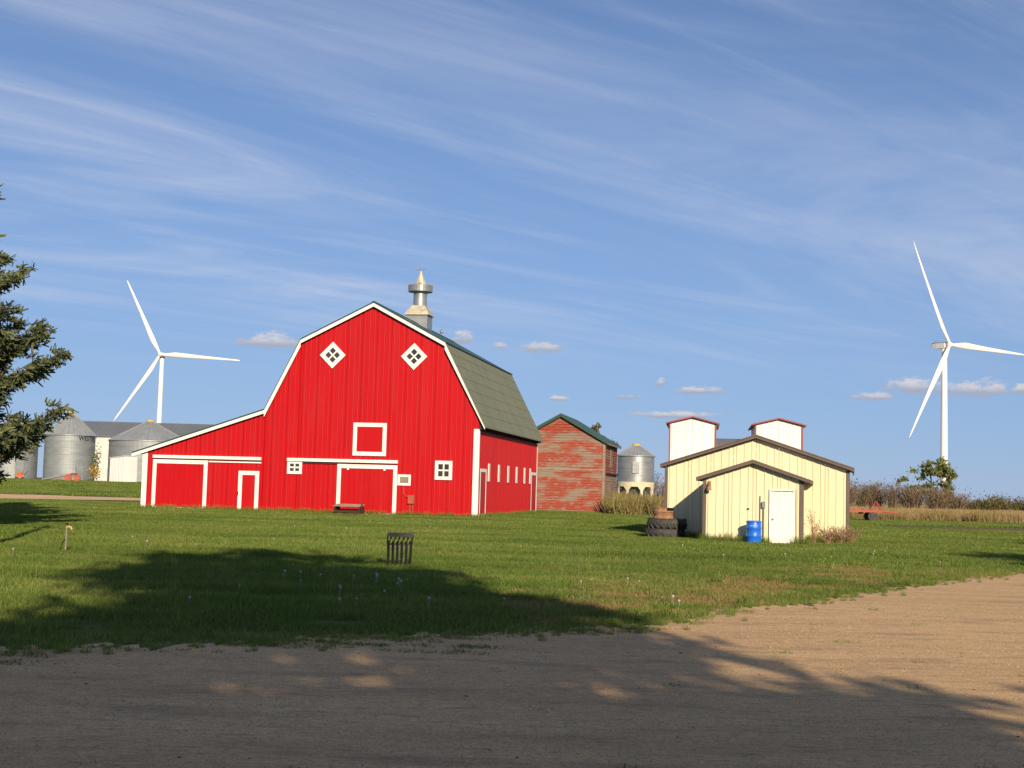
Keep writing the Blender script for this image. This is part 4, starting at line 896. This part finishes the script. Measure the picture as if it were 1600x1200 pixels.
# ------------------------------------------------------------------ scattered ground cover (geometry nodes instances on points)
def blade_patch(name, n, rad, h, w, ma, lean=.35, seed=1):
    q = np.random.default_rng(seed); a = q.uniform(0, 6.283, n); r_ = rad*np.sqrt(q.uniform(0, 1, n))
    B0 = np.stack([r_*np.cos(a), r_*np.sin(a), np.full(n, -.01)], 1); hh = h*q.uniform(.45, 1.15, n)
    d = np.stack([q.normal(size=n)*lean, q.normal(size=n)*lean, np.ones(n)], 1); d /= np.linalg.norm(d, axis=1, keepdims=True)
    s_ = np.stack([np.cos(a*7.3), np.sin(a*7.3), np.zeros(n)], 1)*(w*.5)*q.uniform(.6, 1.3, (n, 1))
    top = B0+d*hh[:, None]+np.stack([q.normal(size=n), q.normal(size=n), np.zeros(n)], 1)*h*.12
    V = np.stack([B0-s_, B0+s_, top+s_*.25, top-s_*.25], 1).astype(np.float32)
    me = bpy.data.meshes.new(name); nn_ = n
    me.vertices.add(nn_*4); me.vertices.foreach_set('co', V.reshape(-1)); me.loops.add(nn_*4); me.loops.foreach_set('vertex_index', np.arange(nn_*4, dtype=np.int32))
    me.polygons.add(nn_); me.polygons.foreach_set('loop_start', np.arange(0, nn_*4, 4, dtype=np.int32)); me.update(calc_edges=True)
    me.materials.append(m[ma]); return bpy.data.objects.new(name, me)
def scatter(name, sources, P, scl, label, cat, seed=0):
    q = np.random.default_rng(seed); n = len(P)
    me = bpy.data.meshes.new(name); me.vertices.add(n); me.vertices.foreach_set('co', np.asarray(P, np.float32).reshape(-1))
    at1 = me.attributes.new('rz', 'FLOAT', 'POINT'); at1.data.foreach_set('value', q.uniform(0, 6.283, n).astype(np.float32))
    at2 = me.attributes.new('sc', 'FLOAT', 'POINT'); at2.data.foreach_set('value', np.asarray(scl, np.float32))
    at3 = me.attributes.new('pick', 'INT', 'POINT'); at3.data.foreach_set('value', q.integers(0, len(sources), n).astype(np.int32))
    o = link(name, me, None); tag(o, label, cat, kind='stuff')
    g = bpy.data.node_groups.new(name, 'GeometryNodeTree')
    g.interface.new_socket('Geometry', in_out='INPUT', socket_type='NodeSocketGeometry'); g.interface.new_socket('Geometry', in_out='OUTPUT', socket_type='NodeSocketGeometry')
    gi = g.nodes.new('NodeGroupInput'); go = g.nodes.new('NodeGroupOutput'); ip = g.nodes.new('GeometryNodeInstanceOnPoints'); jn = g.nodes.new('GeometryNodeJoinGeometry')
    for s_ in reversed(sources):
        oi = g.nodes.new('GeometryNodeObjectInfo'); oi.inputs['Object'].default_value = s_; gg = g.nodes.new('GeometryNodeGeometryToInstance')
        g.links.new(oi.outputs['Geometry'], gg.inputs[0]); g.links.new(gg.outputs[0], jn.inputs[0])
    def na(nm_, ty):
        x = g.nodes.new('GeometryNodeInputNamedAttribute'); x.data_type = ty; x.inputs['Name'].default_value = nm_
        return [s for s in x.outputs if s.enabled and s.name == 'Attribute'][0]
    cx = g.nodes.new('ShaderNodeCombineXYZ'); g.links.new(na('rz', 'FLOAT'), cx.inputs[2])
    g.links.new(gi.outputs[0], ip.inputs['Points']); g.links.new(jn.outputs[0], ip.inputs['Instance']); ip.inputs['Pick Instance'].default_value = True
    g.links.new(na('pick', 'INT'), ip.inputs['Instance Index']); g.links.new(cx.outputs[0], ip.inputs['Rotation'])
    cs = g.nodes.new('ShaderNodeCombineXYZ'); sa_ = na('sc', 'FLOAT')
    for i in range(3): g.links.new(sa_, cs.inputs[i])
    g.links.new(cs.outputs[0], ip.inputs['Scale']); g.links.new(ip.outputs[0], go.inputs[0])
    md = o.modifiers.new('scatter', 'NODES'); md.node_group = g
    return o
def in_rot(P, cx, cy_, yaw, x0, x1, y0, y1):
    dx_ = P[:, 0]-cx; dy_ = P[:, 1]-cy_; c, s_ = math.cos(-yaw), math.sin(-yaw); X = dx_*c-dy_*s_; Y = dx_*s_+dy_*c
    return (X > x0) & (X < x1) & (Y > y0) & (Y < y1)
def clear(P):
    k_ = in_rot(P, -1.9, 81.5, BY, -21.5, .1, -.05, 21.6) | in_rot(P, 9.45, 51.5, SY, -4.2, 3.35, 4.45, 13.6) | in_rot(P, 9.45, 51.5, SY, -2.1, 1.65, -.08, 4.6) | in_rot(P, 8.2, 118, BY, -7.8, .1, -.1, 10)
    return P[~k_]
ev = np.vectorize(edgef)
def wedge(y0, y1, dens, q, extra=3.0):
    area = (.40*(y1*y1-y0*y0)) + 2*extra*(y1-y0); n = int(area*dens)
    y = np.sqrt(q.uniform(y0*y0, y1*y1, n)); x = q.uniform(-1, 1, n)*(.40*y+extra)
    return np.stack([x, y, np.zeros(n)], 1)
def zfix(P): P[:, 2] = [ground_z(x, y) for x, y in P[:, :2]]; return P
q = np.random.default_rng(77)
fineA = [blade_patch('grass_patch', 170, .30, .085, .011, 'grass', .40, s) for s in (1, 2, 3)]
fineD = [blade_patch('parched_patch', 120, .30, .06, .010, 'drygrass', .55, s) for s in (4, 5)]
longA = [blade_patch('long_grass_tuft', 60, .14, .24, .012, 'grass', .35, s) for s in (6, 7)]
midA = [blade_patch('grass_patch', 190, .5, .10, .020, 'grass', .40, s) for s in (8, 9, 10)]
farA = [blade_patch('grass_patch', 200, .95, .13, .045, 'grass', .40, s) for s in (11, 12)]
tall = [blade_patch('dry_grass_patch', 130, .8, 1.05, .05, 'dry', .16, s) for s in (13, 14)]
weedsrc = [blade_patch('weed_patch', 90, .5, 1.0, .05, 'weed', .28, s) for s in (15, 16)]
def dryness(P):    # a parched band along the gravel edge on the sunny side
    e = P[:, 1]-ev(P[:, 0]); x = P[:, 0]
    return np.exp(-((e-3.4)/4.2)**2)*np.clip((x+1.8)/3, 0, 1)*np.clip((15-x)/6, 0, 1)*(.75+.45*np.sin(x*1.7+P[:, 1]*.9)*np.sin(P[:, 1]*1.3-x*.6))
P = wedge(12, 36, 15, q); P = P[P[:, 1] > ev(P[:, 0])+q.normal(size=len(P))*.38]
dn = dryness(P); isd = q.uniform(size=len(P)) < dn*1.05
near_edge = (P[:, 1]-ev(P[:, 0])) < 1.2
keep = ~(near_edge & (q.uniform(size=len(P)) < .3)) 
P1 = P[~isd & keep]; wv = .5+.5*np.sin(P1[:, 0]*1.9+2*np.sin(P1[:, 1]*.7))*np.sin(P1[:, 1]*1.4+1.5*np.sin(P1[:, 0]*.9)); scatter('lawn_grass', fineA, P1, q.uniform(.55, 1.1, len(P1))*(.75+.85*wv), 'short green mown grass of the near lawn', 'grass', 1)
P2 = P[isd & keep]; scatter('parched_grass', fineD, P2, q.uniform(.7, 1.3, len(P2)), 'parched brown grass between the lawn and the gravel', 'grass', 2)
P = clear(wedge(36, 64, 7.5, q, 4)); P = P[P[:, 1] > ev(P[:, 0])]; wv = .5+.5*np.sin(P[:, 0]*1.1+2*np.sin(P[:, 1]*.5))*np.sin(P[:, 1]*.9+1.5*np.sin(P[:, 0]*.6)); scatter('lawn_grass', midA, P, q.uniform(.6, 1.1, len(P))*(.75+.8*wv), 'green mown grass around the yellow shed', 'grass', 3)
P = clear(wedge(64, 128, 2.6, q, 5)); P = P[~((P[:, 0] < -27) & (P[:, 1] > 103) & (P[:, 1] < 126)) & ~((P[:, 0] > 24) & (P[:, 1] > 84.5) & (P[:, 1] < 97))]
P = zfix(P); scatter('lawn_grass', farA, P, q.uniform(.7, 1.2, len(P)), 'green grass around the barn and granary', 'grass', 4)
P = wedge(126, 172, 1.3, q, 5); P = P[P[:, 0] < -22]; P = zfix(P); scatter('lawn_grass', farA, P, q.uniform(.9, 1.7, len(P)), 'rougher grass bank in front of the grain bins', 'grass', 5)
# longer tufts: scattered through the lawn, along walls, and over the gravel edge
P = wedge(13, 40, 1.1, q); P = P[(P[:, 1] > ev(P[:, 0])+.1)]; P = P[(q.uniform(size=len(P)) < np.where(P[:, 0] < -2, .9, .35))]
E_ = np.stack([q.uniform(-9, 16, 700), np.zeros(700), np.zeros(700)], 1); E_[:, 1] = ev(E_[:, 0])-.1+q.normal(size=700)*.55
Wl = []
for t_ in np.linspace(-21.6, .2, 150): v = Matrix.Rotation(BY, 3, 'Z') @ Vector((t_, -.12-abs(q.normal())*.15, 0)); Wl.append((v.x-1.9, v.y+81.5, 0))
for t_ in np.linspace(.2, 21.5, 120): v = Matrix.Rotation(BY, 3, 'Z') @ Vector((.15+abs(q.normal())*.15, t_, 0)); Wl.append((v.x-1.9, v.y+81.5, 0))
for t_ in np.linspace(-2.1, 1.7, 46):
    if not (.35 < t_ < 1.3): Wl.append(shed_pt(t_, -.12-abs(q.normal())*.12))
for t_ in np.linspace(1.7, 3.4, 24): Wl.append(shed_pt(t_, 4.35-abs(q.normal())*.15))
for t_ in np.linspace(-4.3, -2.2, 24): Wl.append(shed_pt(t_, 4.35-abs(q.normal())*.15))
Wl = np.array(Wl)
scl = np.concatenate([q.uniform(.35, 1.15, len(P)), q.uniform(.2, .45, len(E_)), q.uniform(.8, 1.7, len(Wl))])
scatter('long_grass', longA, np.concatenate([P, E_, Wl]), scl, 'longer unmown grass tufts in the lawn and along walls', 'grass', 6)
# tall dry field grass and weeds
n = 5200; P = np.stack([q.uniform(24, 92, n), q.uniform(118, 150, n), np.zeros(n)], 1); P = P[(P[:, 1] > 118+.10*(P[:, 0]-24)+q.normal(size=len(P)))]
scatter('dry_field_grass', tall, P, q.uniform(.5, 1.0, len(P)), 'tall tan dry grass along the edge of the field', 'grass', 7)
n = 420; P = np.stack([q.uniform(8.6, 17.5, n), q.uniform(107, 124, n), np.zeros(n)], 1); P = clear(P)
scatter('tall_weeds', weedsrc, P, q.uniform(.6, 1.9, len(P))*(1.05-.04*(P[:, 0]-8)), 'tall olive and tan weeds between granary and yellow shed', 'weeds', 8)
# stones on the gravel
def stone(seed):
    q2 = np.random.default_rng(seed); mb = MB().lathe([(.0, -.4), (.8, -.2), (1, .1), (.6, .5), (.0, .6)], 6); me = bpy.data.meshes.new('stone')
    vs = [tuple(np.array(v)*(1+q2.normal()*.12)*[1, .8, .7]) for v in mb.v]; me.from_pydata(vs, [], mb.f); me.update(); me.materials.append(m['pebble']); return bpy.data.objects.new('stone', me)
P = wedge(7.0, 24, 260, q, 2); P = P[P[:, 1] < ev(P[:, 0])+.1]; P[:, 2] = .008
scatter('gravel_stones', [stone(s) for s in (1, 2, 3)], P, np.abs(q.normal(size=len(P)))*.0035+.003, 'small loose stones strewn over the gravel yard', 'gravel', 9)
P = wedge(8, 22, .9, q, 2); P = P[P[:, 1] < ev(P[:, 0])]; P = P[q.uniform(size=len(P)) < .3]
cl_ = np.stack([q.uniform(-7, 3, 34), np.zeros(34), np.zeros(34)], 1); cl_[:, 1] = ev(cl_[:, 0])-np.abs(q.normal(size=34))*.7-.1
cl_ = np.repeat(cl_, 9, 0); cl_[:, :2] += q.normal(size=(len(cl_), 2))*[.30, .07]; P = np.concatenate([P, cl_]); P[:, 2] = .004
scatter('gravel_weeds', [blade_patch('flat_weed', 60, .12, .045, .012, 'grass', 1.1, 31), blade_patch('flat_weed', 40, .08, .04, .012, 'drygrass', 1.1, 32)], P, q.uniform(.5, 1.5, len(P)), 'sparse flat weeds growing in the gravel yard', 'weeds', 10)
P = wedge(7.5, 30, 1.6, q, 2); P = P[P[:, 1] < ev(P[:, 0])-.2]; P[:, 2] = .006
clod = stone(8); clod.name = 'clod'; clod.data.materials.clear(); clod.data.materials.append(m['clod'])
scatter('gravel_clods', [clod], P, np.abs(q.normal(size=len(P)))*.007+.004, 'dark clods and litter lying on the gravel yard', 'gravel', 11)
# dandelion clocks
dm = MB().tube([(0, 0, 0), (.01, 0, .08), (.0, .01, .13)], .0025, 4); dm.lathe([(.003, .12), (.014, .126), (.019, .139), (.014, .152), (.003, .158)], 8)
dme = None
for k_ in range(46):
    if k_ < 30: x, y = q.uniform(-4.5, 3.5), q.uniform(19, 26)
    elif k_ < 38: x, y = q.uniform(-12, 0), q.uniform(20, 60)
    else: x, y = q.uniform(5, 15), q.uniform(36, 44)
    if y < edgef(x)+.6: continue
    if dme is None: o = dm.build('dandelion', 'seed'); dme = o.data
    else: o = bpy.data.objects.new('dandelion', dme); C.objects.link(o)
    s_ = q.uniform(.8, 1.4); o.location = (x, y, 0); o.scale = (s_, s_, s_); o.rotation_euler = (q.normal()*.1, q.normal()*.1, q.uniform(0, 6))
    tag(o, 'white dandelion seed head on thin stalk in the lawn', 'dandelion', 'dandelion clocks in the lawn')
